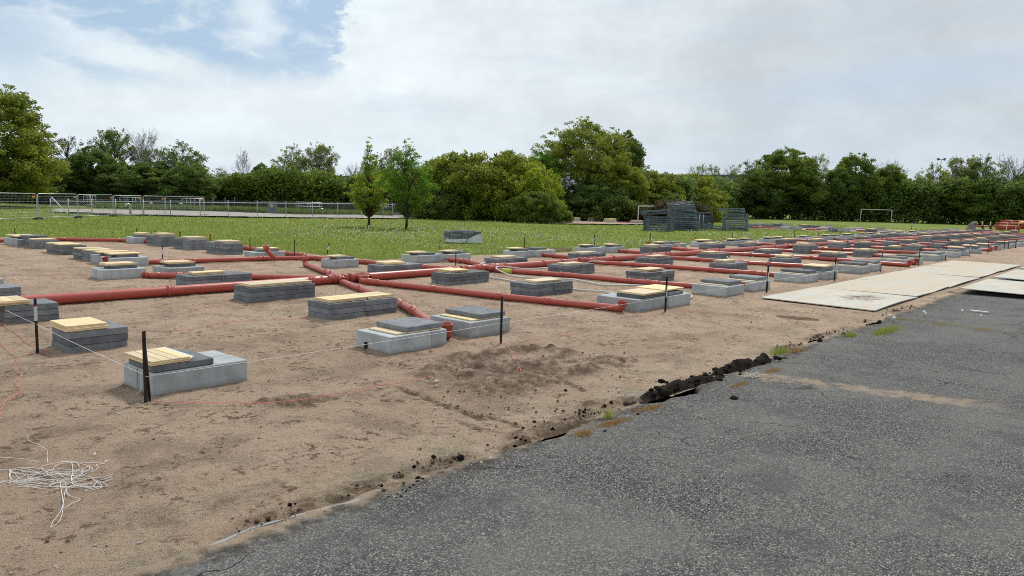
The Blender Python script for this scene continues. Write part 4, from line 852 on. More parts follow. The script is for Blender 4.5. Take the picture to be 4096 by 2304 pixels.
# ------------------------------------------------------------------ stakes and lines
STK = [(584, 1607, 1325, 'k', 'split'), (151, 1415, 1194, 'kw', ''), (2007.5, 1373.6, 1186, 'k', ''), (2663.6, 1244.7, 1107, 'kw', ''), (3068, 1169.6, 1058.7, 'kw', ''), (3338, 1122, 1031, 'kw', ''), (3523, 1087, 1010, 'kw', ''), (3674, 1061, 992, 'k', ''),
       (3781, 1042, 982.5, 'kw', ''), (3878, 1026, 972, 'kw', ''), (3949.6, 1014, 964.6, 'k', ''), (4014, 1003, 964, 'k', ''), (4031, 995, 965, 'k', ''), (4061, 992, 961, 'k', ''),
       (58.7, 940, 913, 'r', ''), (546, 935, 912, 'r', ''), (619, 953, 920.5, 'r', ''), (720, 985.7, 927, 'r', ''), (841, 998, 937, 'r', ''), (1000, 1003, 948, 'r', ''), (1178, 1038, 958, 'k', ''), (650.7, 1043, 979.5, 'kw', ''),
       (1306, 1017, 971, 'kw', 'tilt'), (1824, 1073, 1011, 'k', ''), (1761, 997, 960.5, 'kw', ''), (2097.7, 992, 950.6, 'k', ''), (2378, 982, 939, 'kw', ''), (2599.7, 978, 933.5, 'k', ''), (2779.4, 962, 931.5, 'kw', ''), (2898.6, 960, 935.5, 'kw', ''), (2929.7, 955, 927.5, 'k', ''), (3062.4, 946, 919.6, 'kw', ''), (3176.5, 952, 919.6, 'k', ''), (3272.7, 947, 915.6, 'k', ''), (3363, 940, 919, 'r', '')]
SLAB_ = ['split black stake nearest the camera, before the first pale block', 'black stake with a white tag beside the leftmost board stack', 'plain dark stake before the dug patch', 'black and white stake at the long pale block', 'black stake with a blue top between the fifth and seventh tarmac blocks', 'black and white stake beside the tarmac block topped with yellow boards', 'dark stake before the pair of blocks beyond the plates', 'thin dark stake at the far end of the twin red elbows'] + \
        [f'thin stake along the tarmac row, {ORD[i]} beyond the ground plates' for i in range(6)] + ['rusty red stake at the far left by the lawn'] + [f'rusty red stake behind the left wing, {ORD[i]} from the left' for i in range(5)] + \
        ['thin dark stake standing in the red pipe run right of the left wing', 'black and white stake between the columns of the left wing', 'tilted striped stake at the lawn edge behind the pale block', 'dark stake at the second pipe junction', 'striped stake behind the third block of the lawn row'] + [f'thin stake at the lawn edge, {ORD[i]} right of the wrapped pallet' for i in range(9)]
SLAB_.append('thin red stake at the far lawn strip')
SP = []
for i, (px, py, ty, k, sp) in enumerate(STK):
    p = spot(px, py); h = high(p, ty); SP.append(p); d = math.hypot(p.x, p.y); wd = .021 if d < 14 else .017 if d < 40 else .02
    t = thing('stake', SLAB_[i], 'stake', (p.x, p.y, -.05), .3*i, 'marking stakes'); m = M['rust'] if k == 'r' else M['stake']
    tp = 1325 if i == 0 else 0
    def angle(z0, z1, m_, nm, off=0):
        mb = MB(); c = wd+off
        mb.add([(-c, -off, z0), (c, -off, z0), (c, 2*c, z0), (c-.006, 2*c, z0), (c-.006, .006+off, z0), (-c, .006+off, z0), (-c, -off, z1), (c, -off, z1), (c, 2*c, z1), (c-.006, 2*c, z1), (c-.006, .006+off, z1), (-c, .006+off, z1)],
               [(5, 4, 3, 2, 1, 0), (6, 7, 8, 9, 10, 11)]+[(j, (j+1) % 6, (j+1) % 6+6, j+6) for j in range(6)]); return mb.obj(nm, m_, t)
    angle(0, h+.05, m, 'post')
    if 'w' in k: angle(.05+h*(.40 if i != 1 else .6), .05+h*(.72 if i != 1 else .86), M['white'], 'white_tag', .002)
    if i == 1: angle(.05+h*.865, .05+h*.895, M['rust'], 'red_tape', .0025)
    if i == 4: angle(h*.97+.02, h+.052, M['blue'], 'blue_top', .002)
    if sp == 'split':
        q_ = spot(600, 1600); mb = MB(); wq = .016; a = Vector((q_.x-p.x, q_.y-p.y, 0)); a.rotate(Matrix.Rotation(0, 3, 'Z')); tp_ = Vector((0.012, -.0, h*.80)); 
        for w0, w1 in ((a, tp_),): mb.tube([w0+Vector((0, 0, 0)), w1], wq, 4)
        mb.obj('prop', m, t)
    if sp == 'tilt': t.rotation_euler = (0, .22, TH*0-.8)
def catenary(a, b, sag, n=14): return [a.lerp(b, k/n)-Vector((0, 0, sag*4*(k/n)*(1-k/n))) for k in range(n+1)]
def at(i, py): p = SP[i]; return Vector((p.x, p.y, high(p, py)))
tie = [at(0, 1507), at(2, 1292), at(3, 1188), at(4, 1122), at(5, 1087), at(6, 1055)]
mb = MB()
for a, b in zip(tie[:-1], tie[1:]): mb.tube(catenary(a, b, .012), .0028, 5)
tag(mb.obj('guide_string', M['string']), 'white string stretched from stake to stake along the tarmac row', 'string')
mb = MB(); p1 = at(1, 1298); mb.tube(catenary(at(0, 1500), p1, .012)+[p1+(p1-at(0, 1500)).normalized()*1.4], .0028, 5)
tag(mb.obj('guide_string', M['string']), 'white string running left from the split stake', 'string')
p0 = at(0, 1507)
mb = MB(); o = [spot(563, 1510, .16), spot(575, 1520, .15), spot(572, 1500, .19), spot(560, 1505, .19), spot(566, 1530, .12), spot(562, 1560, .05), spot(548, 1578, .01)]; mb.tube(o, .0028, 5)
mb.tube([spot(675, 1492, .20), spot(677, 1520, .13), spot(674, 1540, .09), spot(680, 1550, .07)], .0028, 5)
tag(mb.obj('string_end', M['string']), 'loose white string ends tied near the split stake', 'string')
def smooth(pts, n=6):
    pts = [Vector(p) for p in pts]; P = [pts[0]]+pts+[pts[-1]]; out = []
    for i in range(1, len(P)-2):
        for k in range(n):
            t = k/n; a, b, c, d = P[i-1], P[i], P[i+1], P[i+2]
            out.append(.5*((2*b)+(c-a)*t+(2*a-5*b+4*c-d)*t*t+(3*b-a-3*c+d)*t**3))
    return out+[pts[-1]]
def cord(px, r, m, name, label, cat, z=.012, wob=.01, seed=0, n=6):
    rr = random.Random(seed); pts = smooth([spot(x, y, z) for x, y in px], n); pts = [p+Vector((rr.uniform(-wob, wob), rr.uniform(-wob, wob), rr.uniform(0, wob*.6))) for p in pts]
    o = MB().tube(pts, r, 6).obj(name, m); return tag(o, label, cat)
cord([(613, 1603), (700, 1612), (850, 1612), (1000, 1613), (1100, 1610), (1180, 1603)], .0042, M['pink'], 'pink_string', 'pink string lying right of the split stake', 'string', .02)
cord([(1180, 1603), (1300, 1585), (1400, 1566), (1500, 1545), (1600, 1532), (1720, 1508)], .0042, M['pink'], 'pink_string', 'pink string running to the dug patch', 'string', .03)
cord([(0, 1660), (20, 1610), (50, 1590), (85, 1560), (62, 1530), (85, 1500), (55, 1470), (70, 1435), (30, 1400), (0, 1370)], .0042, M['pink'], 'pink_string', 'tangled pink string at the left edge of the photo', 'string', .015, .014, 3)
cord([(0, 1290), (60, 1330), (120, 1380), (180, 1400), (220, 1412)], .0042, M['pink'], 'pink_string', 'pink string passing under the leftmost white string', 'string', .015, .012, 4)
cord([(80, 1408), (120, 1412), (155, 1408), (190, 1410), (160, 1416)], .003, M['pink'], 'pink_string', 'knotted pink string at the foot of the leftmost stake', 'string', .015, .02, 5)
cord([(2005, 1372), (1980, 1364), (1935, 1350)], .0042, M['pink'], 'pink_string', 'short pink string left of the plain dark stake', 'string', .015)
cord([(2009, 1375), (2080, 1366), (2160, 1352), (2270, 1340), (2400, 1312), (2520, 1288), (2600, 1268), (2661, 1247)], .003, M['pink'], 'pink_string', 'long pink string between the plain stake and the long block', 'string', .012, .014, 7)
cord([(2010, 1380), (2040, 1398), (2052, 1412), (2062, 1445)], .0042, M['pink'], 'pink_string', 'pink string hanging into the dug patch', 'string', .07)
cord([(2075, 1466), (2083, 1482), (2070, 1484), (2074, 1468)], .0042, M['pink'], 'pink_string', 'small pink string loop in the dug patch', 'string', .06, .004)
cord([(2668, 1243), (2740, 1246), (2860, 1252), (3000, 1258)], .003, M['pink'], 'pink_string', 'faint pink string towards the ground plates', 'string', .008, .014, 9)
for i, seg in enumerate([[(540, 1330), (760, 1318), (900, 1290), (1090, 1280), (1230, 1275)], [(20, 1105), (200, 1100), (360, 1096)], [(560, 1255), (700, 1240), (900, 1225)], [(2300, 1085), (2420, 1092), (2500, 1100)]]):
    cord(seg, .003, M['pink'], 'pink_string', ['faint pink line before the third slab stack', 'faint pink line at the far left', 'faint pink line below the main pipe', 'faint pink line between the middle slab stacks'][i], 'string', .004, .012, 20+i)
# the white cord tangle in the foreground
rr = np.random.default_rng(11); mb = MB()
def pxp(x, y, z=.008): return spot(x, y, z)
for k in range(6):
    pts = []; cx, cy = 240+100*rr.normal(), 1890+25*rr.normal(); a = rr.uniform(0, 6.28)
    for j in range(16):
        a += rr.normal()*1.3+.9; cx += math.cos(a)*rr.uniform(50, 150); cy += math.sin(a)*rr.uniform(16, 48); cx += (245-cx)*.13; cy += (1890-cy)*.16
        pts.append(pxp(min(455, max(40, cx)), min(1968, max(1812, cy)), .006+.018*rr.random()))
    mb.tube(smooth(pts, 7), .0021, 5)
for yy in (1925, 1935, 1945): mb.tube(smooth([pxp(60, yy), pxp(120, yy+8*rr.normal()), pxp(200, yy+12), pxp(300, yy+8*rr.normal()-5), pxp(400, yy-15), pxp(450, yy-30)], 5), .0021, 5)
mb.tube(smooth([pxp(*a) for a in [(190, 1850), (188, 1820), (186, 1800), (150, 1776), (120, 1765), (105, 1750)]], 5), .0021, 5)
mb.tube(smooth([pxp(*a) for a in [(240, 1930), (250, 1990), (252, 2030), (240, 2080), (205, 2108), (210, 2090), (245, 2040), (255, 2000), (262, 1960), (290, 1940)]], 6), .0021, 5)
mb.tube(smooth([pxp(*a) for a in [(255, 2035), (290, 2012), (325, 1998), (300, 1990), (270, 1975), (262, 1930)]], 6), .0021, 5)
for yy, x1, y1 in ((1830, 90, 1835), (1878, 80, 1880), (1925, 60, 1935), (1932, 40, 1920)): mb.tube(smooth([pxp(-90, yy), pxp(0, yy), pxp(x1, y1), pxp(160, y1+15)], 5), .0021, 5)
for fx, fy in ((370, 1820), (415, 1850), (105, 1750)):
    for j in range(6): mb.tube([pxp(fx, fy), pxp(fx+8+rr.uniform(-6, 10), fy-8+rr.uniform(-6, 6), .02)], .0018, 3)
tag(mb.obj('cord_tangle', M['string']), 'tangle of thin white cord lying on bare sand in the foreground', 'cord')
# ------------------------------------------------------------------ hoses
def hose(path, label, r=.022, z=.03, name='white_hose'):
    pts = smooth([spot(a[0], a[1], a[2] if len(a) > 2 else z) for a in path], 7); return tag(MB().tube(pts, r, 10).obj(name, M['hose']), label, 'hose', 'white hoses')
hose([(1960, 1108), (2033, 1121), (2075, 1128), (2180, 1142), (2296, 1157), (2360, 1162), (2410, 1164), (2446, 1172), (2530, 1188), (2640, 1192), (2720, 1196), (2752, 1194), (2768, 1187), (2762, 1179), (2740, 1176)], 'white hose passing behind the long pale block and looping out at its right')
hose([(2660, 1160), (2640, 1153), (2600, 1144), (2500, 1140), (2420, 1139), (2380, 1134), (2340, 1125), (2290, 1117, .04), (2230, 1113, .04), (2152, 1111), (2095, 1109), (2048, 1102), (2008, 1087, .09), (1986, 1074, .18), (1991, 1067, .2), (2020, 1066, .18), (2082, 1074, .05), (2140, 1074), (2187, 1071), (2260, 1064), (2318, 1056), (2338, 1050, .05)], 'white hose curling over the side pipe by the middle slab stacks')
hose([(2335, 1054, .1), (2361, 1046, .28), (2385, 1044, .3), (2417, 1048, .15), (2461, 1049, .04), (2537, 1045), (2620, 1036), (2700, 1031), (2791, 1026)], 'thin white hose arching over the third pipe junction', .016)
hose([(2900, 1016), (2971, 1012), (3013, 1008), (3070, 1003), (3128, 999), (3161, 996), (3191, 988, .15), (3215, 984, .2)], 'thin white hose along the far part of the main pipe', .018)
hose([(3280, 989), (3312, 987), (3360, 983)], 'short white hose beyond the fifth junction', .018)
hc = hose([(1918, 1084, .02), (1914, 1072, .1), (1916, 1062, .22), (1926, 1056, .27), (1940, 1050, .28)], 'short white hose rising to a blue cap beside the slab stack', .024)
p = spot(1940, 1050, .28); tag(MB().tube([p, p+Vector((.05, .03, .03))], .04, 10).obj('hose_cap', M['blue']), 'blue cap on the end of the short white hose', 'hose cap')
p = spot(1991, 1092); tag(MB().tube([Vector((12.97*S, 11.7*S, .091)), Vector((13.03*S, 11.45*S, .091))], RL*1.04, 14).obj('tape_band', M['lime']), 'lime green tape wrapped round the red side pipe', 'tape')
hose([(3880, 1243, .045), (3958, 1252, .045)], 'short white pipe offcut lying on the tarmac', .03, name='pipe_offcut')
p = spot(1469, 1397); mb = MB(); mb.box(-.05, .02, -.005, .005, 0, .12); mb.box(-.05, .07, -.06, .005, 0, .008); tag(mb.obj('angle_bracket', M['black'], None, (p.x, p.y, 0), (0, 0, -.5)), 'small black angle bracket standing before the rounded pale block', 'bracket')
# hose scraps hanging on stacks
tag(MB().tube(smooth([spot(2909, 1028, .3), spot(2916, 1036, .22), spot(2924, 1043, .1), spot(2936, 1046, .03)], 5), .03, 8).obj('plastic_strip', M['foil']), 'twisted pale plastic strip hanging off a slab stack', 'plastic strip')
tag(MB().tube(smooth([spot(2219, 1145, .2), spot(2222, 1160, .1), spot(2236, 1177, .01)], 5), .008, 6).obj('plastic_strip', M['foil']), 'thin pale strap hanging at the gap of the middle slab stack', 'plastic strip')
tag(link('white_sheet', boxmesh('white_sheet', .85, .42, .006, 0, M['foil']), None, (18.22*S, 8.75*S, .40), (0.02, 0.03, -.1)), 'white sheet lying over the boards of the fifth stack, second row', 'sheet')
# ------------------------------------------------------------------ grass tufts
def blades(n, fn, m, name, h=(.05, .12), wd=.008, lean=.5, seed=1):
    r_ = np.random.default_rng(seed); P = fn(r_, n); n = len(P); H = r_.uniform(h[0], h[1], n); a = r_.uniform(0, 6.283, n); b = r_.uniform(0, 6.283, n); ln = r_.random(n)*lean*H
    base = P[:, :2]; k = P[:, 2] if P.shape[1] > 2 else np.zeros(n); sc = P[:, 3] if P.shape[1] > 3 else np.ones(n)
    w = wd*sc; H = H*np.maximum(sc**.35, 1)
    v0 = np.stack([base[:, 0]+np.cos(a)*w, base[:, 1]+np.sin(a)*w, k], 1); v1 = np.stack([base[:, 0]-np.cos(a)*w, base[:, 1]-np.sin(a)*w, k], 1)
    v2 = np.stack([base[:, 0]+np.cos(b)*ln, base[:, 1]+np.sin(b)*ln, k+H], 1)
    V = np.stack([v0, v1, v2], 1).reshape(-1, 3); F = np.arange(3*n).reshape(-1, 3)
    return npmesh(name, V, F, m, False, r_.random(n))
def tuft(px, py, rx, ry, n, label, m='grassblade', h=(.05, .12), name='grass_tuft', cat='grass tuft', wd=.005, seed=1, z=.0, ang=0.0):
    c = spot(px, py)
    def fn(r_, n):
        a = r_.normal(0, .5, (n, 2))*np.array([rx, ry]); ca, sa = math.cos(ang), math.sin(ang)
        return np.stack([a[:, 0]*ca-a[:, 1]*sa, a[:, 0]*sa+a[:, 1]*ca, np.zeros(n)+z], 1)
    return tag(link(name, blades(n, fn, M[m], name, h, wd, 1.0, seed), None, (c.x, c.y, 0)), label, cat)
tuft(3545, 1330, .75, .14, 1500, 'broad bright green grass tuft on the tarmac edge', h=(.04, .12), seed=1, z=.0)
tuft(3400, 1348, .2, .1, 250, 'small green tuft left of the broad one', seed=2)
tuft(2432, 1678, .06, .05, 110, 'upright thin green grass tuft on the tarmac edge', h=(.08, .17), wd=.003, seed=3)
tuft(2515, 1646, .03, .02, 40, 'tiny green sprout beside the dark soil', h=(.01, .03), seed=4); tuft(2310, 1735, .04, .02, 50, 'tiny green sprout below the dry grass', h=(.01, .03), seed=5)
tuft(3120, 1415, .3, .1, 400, 'green tuft behind the low dark soil patch', h=(.04, .11), seed=6, z=.02)
tuft(3190, 1408, .3, .1, 260, 'straw tuft behind the low dark soil patch', 'drygrass', (.03, .1), 'dry_grass', 'dry grass', .004, 7, .02)
tuft(2600, 1640, .25, .07, 700, 'orange dry grass mat beside the black heap', 'drygrass', (.01, .035), 'dry_grass', 'dry grass', .004, 8, .02, -.1)
tuft(2450, 1700, .3, .06, 800, 'orange dry grass mat under the thin green tuft', 'drygrass', (.01, .035), 'dry_grass', 'dry grass', .004, 9, .02, -.1)
tuft(2335, 1745, .12, .06, 300, 'dry grass hanging over the dark hole in the tarmac edge', 'drygrass', (.02, .07), 'dry_grass', 'dry grass', .003, 10, .02)
tuft(2960, 1545, .25, .06, 500, 'dry straw grass below the white netting', 'drygrass', (.01, .03), 'dry_grass', 'dry grass', .004, 11, .02); tuft(3090, 1490, .3, .07, 500, 'dry straw grass right of the black heap', 'drygrass', (.01, .04), 'dry_grass', 'dry grass', .004, 12, .02)
tuft(1360, 2115, .08, .03, 150, 'tiny dry grass mat on the tarmac by the edging strip', 'drygrass', (.006, .02), 'dry_grass', 'dry grass', .003, 13, .02)
def jointfn(r_, n):
    t = r_.random(n); x = 3590+t*560; y = 1281+t*66; P = np.array([spot(a, b)[:] for a, b in zip(x, y)]); P[:, 1] += r_.normal(0, .03, n)+.08*np.sin(t*20); P[:, 0] += r_.normal(0, .16, n); P[:, 2] = .01; return P[r_.random(n) < np.clip(1.1-t*.5, 0, 1)]
tag(link('joint_grass', blades(900, jointfn, M['grassblade'], 'joint_grass', (.01, .05), .005, 1.0, 21)), 'green grass growing along the tarmac joint', 'grass', kind='stuff')
tag(link('joint_dry_grass', blades(3000, jointfn, M['drygrass'], 'joint_dry_grass', (.01, .035), .006, 1.0, 22)), 'dry straw grass along the tarmac joint', 'grass', kind='stuff')
# ------------------------------------------------------------------ lawn blades and dandelions
SP_ = np.array(SANDP); PP1 = np.array(P1)
def wedge(r_, n, near=16, far=115, power=1.0):
    u = r_.random(n); r = 1/(1/near+(1/far-1/near)*u); a = r_.uniform(-.68, .68, n)
    x = (HEAD.x*np.cos(a)+rt0.x*np.sin(a))*r; y = (HEAD.y*np.cos(a)+rt0.y*np.sin(a))*r; return x, y, r
def lawnfn(r_, n):
    x, y, r = wedge(r_, n); jx = fbm(x*1.1, y*1.1, 4)*.8; jy = fbm(x*1.1+50, y*1.1+9, 4)*.8
    ok = ~inpoly(x+jx*.7, y+jy*.7, SANDP) & ~inpoly(x, y, P1) & (y > 20) & (fbm(x*.9, y*.9, 3) > -.33)
    x, y, r = x[ok], y[ok], r[ok]; return np.stack([x, y, lawnh(x, y)-.01, np.clip(r/20, 1, 5)], 1)
tag(link('lawn_grass', blades(260000, lawnfn, M['grassblade'], 'lawn_grass', (.04, .11), .012, 1.2, 31)), 'short green lawn grass with scattered longer blades', 'grass', kind='stuff')
def heads(n, r0, m, name, label, seed, thr, squash=1.0):
    r_ = np.random.default_rng(seed); x, y, r = wedge(r_, n, 18, 105); f = fbm(x*.10+3, y*.10, 3)+.6*fbm(x*.8, y*.8, 3)
    d_ = x*HEAD.x+y*HEAD.y; lat = x*rt0.x+y*rt0.y
    ok = ~inpoly(x, y, SANDP) & ~inpoly(x, y, P1) & (y > 20.5) & (f > thr+np.where(lat < -12, .14, 0)+np.where((lat < -18) & (d_ < 46), .3, 0)) & (d_ < 92+np.clip(lat, 0, 50))
    x, y, r = x[ok], y[ok], r[ok]; n = len(x); z = lawnh(x, y)+r_.uniform(.08, .20, n); s_ = r0*r_.uniform(.7, 1.2, n)*np.clip(r/38, 1, 1.5)
    o = np.array([(1, 0, 0), (0, 1, 0), (-1, 0, 0), (0, -1, 0), (0, 0, squash), (0, 0, -squash)]); V = (np.stack([x, y, z], 1)[:, None]+o[None]*s_[:, None, None]).reshape(-1, 3)
    f_ = np.array([(0, 1, 4), (1, 2, 4), (2, 3, 4), (3, 0, 4), (1, 0, 5), (2, 1, 5), (3, 2, 5), (0, 3, 5)]); F = (np.arange(n)[:, None, None]*6+f_[None]).reshape(-1, 3)
    tag(link(name, npmesh(name, V, F, m)), label, 'dandelions', kind='stuff')
heads(24000, .027, M['dandelion'], 'dandelion_clocks', 'white dandelion seed heads scattered over the lawn', 5, .02)
heads(6000, .026, M['dandyellow'], 'dandelion_flowers', 'yellow dandelion flowers between the seed heads', 6, .02, .4)
for i, (px, py) in enumerate([(3556, 1283), (3574, 1293), (3694, 1268), (3847, 1262), (3922, 1283), (3700, 1275)]):
    p = spot(px, py); t = thing('dandelion', f'white dandelion clock by the tarmac joint, {ORD[i]} listed from the sand outwards', 'dandelion', (p.x, p.y, 0), 0, 'dandelions in the tarmac joint')
    MB().tube([(0, 0, 0), (.01, 0, .1)], .003, 4).obj('stem', M['grassblade'], t); v, f = lump(.034, i, .05, 1, 2); link('seed_head', npmesh('seed_head', v, f, M['dandelion']), t, (.01, 0, .12))
p = spot(2160, 1000)
tag(link('bare_soil_patch', npmesh('bare_soil_patch', [(p.x+math.cos(a)*2.6*(1+.2*math.sin(3*a)), p.y+math.sin(a)*1.0, .012+LAWNZ+.03) for a in np.linspace(0, 6.283, 25)[:-1]], [list(range(24))], M['earth']), None, None, None), kind='structure')
# ------------------------------------------------------------------ wrapped pallet of slabs on the lawn
p = spot(1882, 971); lz = .55/5
t = thing('slab_pallet', 'pallet of dark slabs on the lawn, half wrapped in torn white film', 'slab pallet', (p.x, p.y, LAWNZ), -.25)
for k in range(5):
    for i in range(4):
        for j in range(2): link('slab', boxmesh('slab', .40, .62, lz-.006, .006, M['slab']), t, (-1.05+i*.42+random.uniform(-.012, .012), j*.66-.1+random.uniform(-.012, .012), .1+k*lz))
for i in range(2): link('slab', boxmesh('slab', .62, .5, .06, .006, M['slab']), t, (-.9+i*.66, .1, .1+5*lz))
mb = MB(); [mb.box(-1.05, .62, y, y+.1, 0, .02) or mb.box(-1.05, .62, y, y+.1, .07, .095) for y in (-.1, .45, 1.1)]; [mb.box(x, x+.1, -.1, 1.2, .02, .07) for x in (-1.05, -.3, .5)]; mb.obj('pallet', M['wood'], t)
def cloth(pts, z0, z1, parent, seed, name='plastic_film'):
    n = 26; m_ = 7; V = []
    for i in range(n+1):
        s_ = i/n*(len(pts)-1); k = min(int(s_), len(pts)-2); a = Vector(pts[k]).lerp(Vector(pts[k+1]), s_-k); top = z0[k]+(z0[k+1]-z0[k])*(s_-k); bot = z1
        for j in range(m_+1):
            w_ = .03*math.sin(i*1.9+seed+j*.7)*(.4+(m_-j)/m_)+.02*math.sin(i*4.1+j*2.3); V.append((a.x+w_, a.y-abs(w_)-.015, bot+(top-bot)*j/m_))
    i, j = np.meshgrid(np.arange(n), np.arange(m_)); a = (i*(m_+1)+j).ravel(); return link(name, npmesh(name, V, np.stack([a, a+m_+1, a+m_+2, a+1], 1), M['foil'], True), parent)
cloth([(-.35, -.13), (.1, -.14), (.66, -.14), (.69, .6), (.68, 1.2)], [.22, .42, .56, .5, .3], .02, t, 1); cloth([(-1.1, .9), (-1.12, .2), (-1.09, -.14), (-.4, -.15)], [.22, .25, .24, .26], .06, t, 4)
# ------------------------------------------------------------------ stacks of galvanised steel frames
def panelmesh(L_, W_, H_):
    mb = MB(); w = .05
    prof = [(0, 0), (.10*L_, 0), (.135*L_, .38*H_), (.865*L_, .38*H_), (.90*L_, 0), (L_, 0), (L_, H_), (0, H_)]
    for y in (0, W_-w):
        n = len(prof); mb.add([(x, y, z) for x, z in prof]+[(x, y+w, z) for x, z in prof], [tuple(range(n)), tuple(range(2*n-1, n-1, -1))]+[((j+1) % n, j, j+n, (j+1) % n+n) for j in range(n)])
    for x in (0.01, L_-.06): mb.box(x, x+.05, w, W_-w, .45*H_, H_-.01)
    for k in range(1, 6): mb.box(L_*k/6-.03, L_*k/6+.03, w, W_-w, .72*H_, .80*H_)
    mb.box(.02, L_-.02, -.004, 0, H_*.80, H_*.86); mb.box(.02, L_-.02, -.004, 0, H_*.5, H_*.54)
    return mb.mesh('steel_pallet', M['steel'])
PM = [panelmesh(2.45, 1.25, .19), panelmesh(2.3, 1.2, .17)]
def fstack(px, py, n, label, rz, step=.185, jit=.05, mi=0, dx=0, ztop=None, grp='stacked galvanised steel frames', lean=0):
    p = spot(px, py, LAWNZ)
    for k in range(n):
        j = [random.uniform(-jit, jit) for _ in range(3)]; o = link('steel_pallet', PM[mi], None, (p.x+j[0]+lean*k, p.y+j[1], LAWNZ+.02+k*step), (0, (.035 if k >= n-2 and jit > .04 else 0)*random.choice((-1, 1)), rz+j[2]*.5))
        pos_ = 'bottom' if k == 0 else 'top' if k == n-1 else f'{ORD[k]} from the bottom'
        tag(o, f'grey steel frame, {pos_} of the {label}', 'steel frame', grp)
RZ = -TH*0-math.pi/2+ (math.pi/2-TH) # roughly square to the camera
RZ = math.atan2(rt0.y, rt0.x)
fstack(2583, 925, 7, 'left stack by the goal', RZ+.03, .185, .02, 0); fstack(2570, 921, 9, 'left stack by the goal', RZ+.06, .19, .09, 1) if False else None
p = spot(2571, 925, LAWNZ)
for k, (tilt, zz, lab) in enumerate([(-.05, 1.36, 'tilted grey steel frame lying on the left stack'), (-.06, 1.58, 'tilted grey steel frame topping the left stack')]):
    tag(link('steel_pallet', PM[0], None, (p.x-.1*k, p.y, zz+LAWNZ), (0, tilt-.02, RZ+.03)), lab, 'steel frame', 'stacked galvanised steel frames')
fstack(2690, 921, 10, 'second stack from the left', RZ-.12, .185, .14, 1); fstack(2760, 916, 9, 'third stack, half hidden', RZ+.2, .18, .12, 0); fstack(2668, 917, 10, 'stack behind the second one', RZ-.5, .182, .16, 0)
fstack(2888, 921, 9, 'right stack', RZ-.28, .185, .02, 0)
p = spot(2885, 921, LAWNZ)
for k, (zz, a_) in enumerate([(1.74, .25), (1.93, .1)]): tag(link('steel_pallet', PM[0], None, (p.x-.35, p.y+.2, zz), (0, -.02-.02*k, RZ-.1-a_)), ['loose grey steel frame crosswise on the right stack', 'uppermost grey steel frame of the right stack'][k], 'steel frame', 'stacked galvanised steel frames')
p = spot(2672, 838, 0); p = spot(2690, 921, LAWNZ)
for k in range(4): tag(link('steel_pallet', PM[1], None, (p.x-.5+.1*k, p.y-.3, 1.86+k*.10), (.03*k, -.05*k, RZ+.25+.1*k)), f'pale steel frame lying skewed on the second stack, {ORD[k]} of four from below', 'steel frame', 'stacked galvanised steel frames')
p = spot(2800, 921, LAWNZ)
tag(link('steel_pallet', PM[0], None, (p.x, p.y, .12), (.02, .07, RZ-.1)), 'steel frame lying tilted on the grass between the stacks', 'steel frame', 'stacked galvanised steel frames')
tag(link('steel_pallet', PM[0], None, (p.x+.15, p.y-.2, .40), (-.03, .10, RZ-.13)), 'upper of two steel frames lying tilted between the stacks', 'steel frame', 'stacked galvanised steel frames')
for i, (px, lean_) in enumerate([(2794, .2), (2810, .12)]):
    p = spot(px, 918, LAWNZ); tag(MB().tube([(p.x, p.y, 0), (p.x+lean_*HEAD.y*.6, p.y-lean_*HEAD.x*.2, 1.5)], .03, 6).obj('steel_upright', M['galv']), f'thin steel upright between the stacks, {["left", "right"][i]} of two', 'steel upright', 'steel uprights between the stacks')
# ------------------------------------------------------------------ football goals
def goal(a, b, py, label, back=None):
    pa, pb = spot(*a, LAWNZ), spot(*b, LAWNZ); h = high(pa, py); t = thing('football_goal', label, 'football goal', (pa.x, pa.y, LAWNZ)); q_ = pb-pa; h -= LAWNZ
    MB().tube([(0, 0, 0), (0, 0, h)], .055, 8).obj('post', M['white'], t); MB().tube([(q_.x, q_.y, 0), (q_.x, q_.y, h)], .055, 8).obj('post', M['white'], t)
    MB().tube([(0, 0, h), (q_.x, q_.y, h)], .055, 8).obj('crossbar', M['white'], t)
    if back is not None:
        n_ = Vector((-q_.y, q_.x, 0)).normalized()*back; n_ = n_ if n_.dot(HEAD) > 0 else -n_
        for o in (Vector((0, 0, 0)), q_):
            MB().tube([(o.x+n_.x, o.y+n_.y, 0), (o.x+n_.x*.25, o.y+n_.y*.25, h)], .03, 6).obj('back_stay', M['rust'], t); MB().tube([(o.x, o.y, h), (o.x+n_.x*.25, o.y+n_.y*.25, h)], .03, 6).obj('top_stay', M['rust'], t)
        MB().tube([(n_.x*.25, n_.y*.25, h), (q_.x+n_.x*.25, q_.y+n_.y*.25, h)], .025, 6).obj('rear_bar', M['rust'], t)
    return t
goal((3441, 887), (3564, 891), 837, 'small white football goal before the dark hedge on the right')
goal((2551, 897), (2770, 893), 824, 'white and rust football goal partly hidden by the steel frame stacks', 1.1)
p = spot(2762, 905, LAWNZ); tag(MB().box(-.05, .05, -.05, .05, 0, high(p, 782)-LAWNZ).obj('grey_post', M['steel'], None, (p.x, p.y, LAWNZ)), 'tall grey steel post rising behind the frame stacks', 'post')
for i, (px, py, ty) in enumerate([(3645, 921, 889), (3661, 920, 912)]):
    p = spot(px, py); tag(MB().tube([(p.x, p.y, 0), (p.x+.15, p.y, high(p, ty))], .035, 6).obj('blue_pipe', M['blue']), ['tall blue pipe standing in the far foundation field', 'short blue pipe stub beside the tall one'][i], 'pipe')
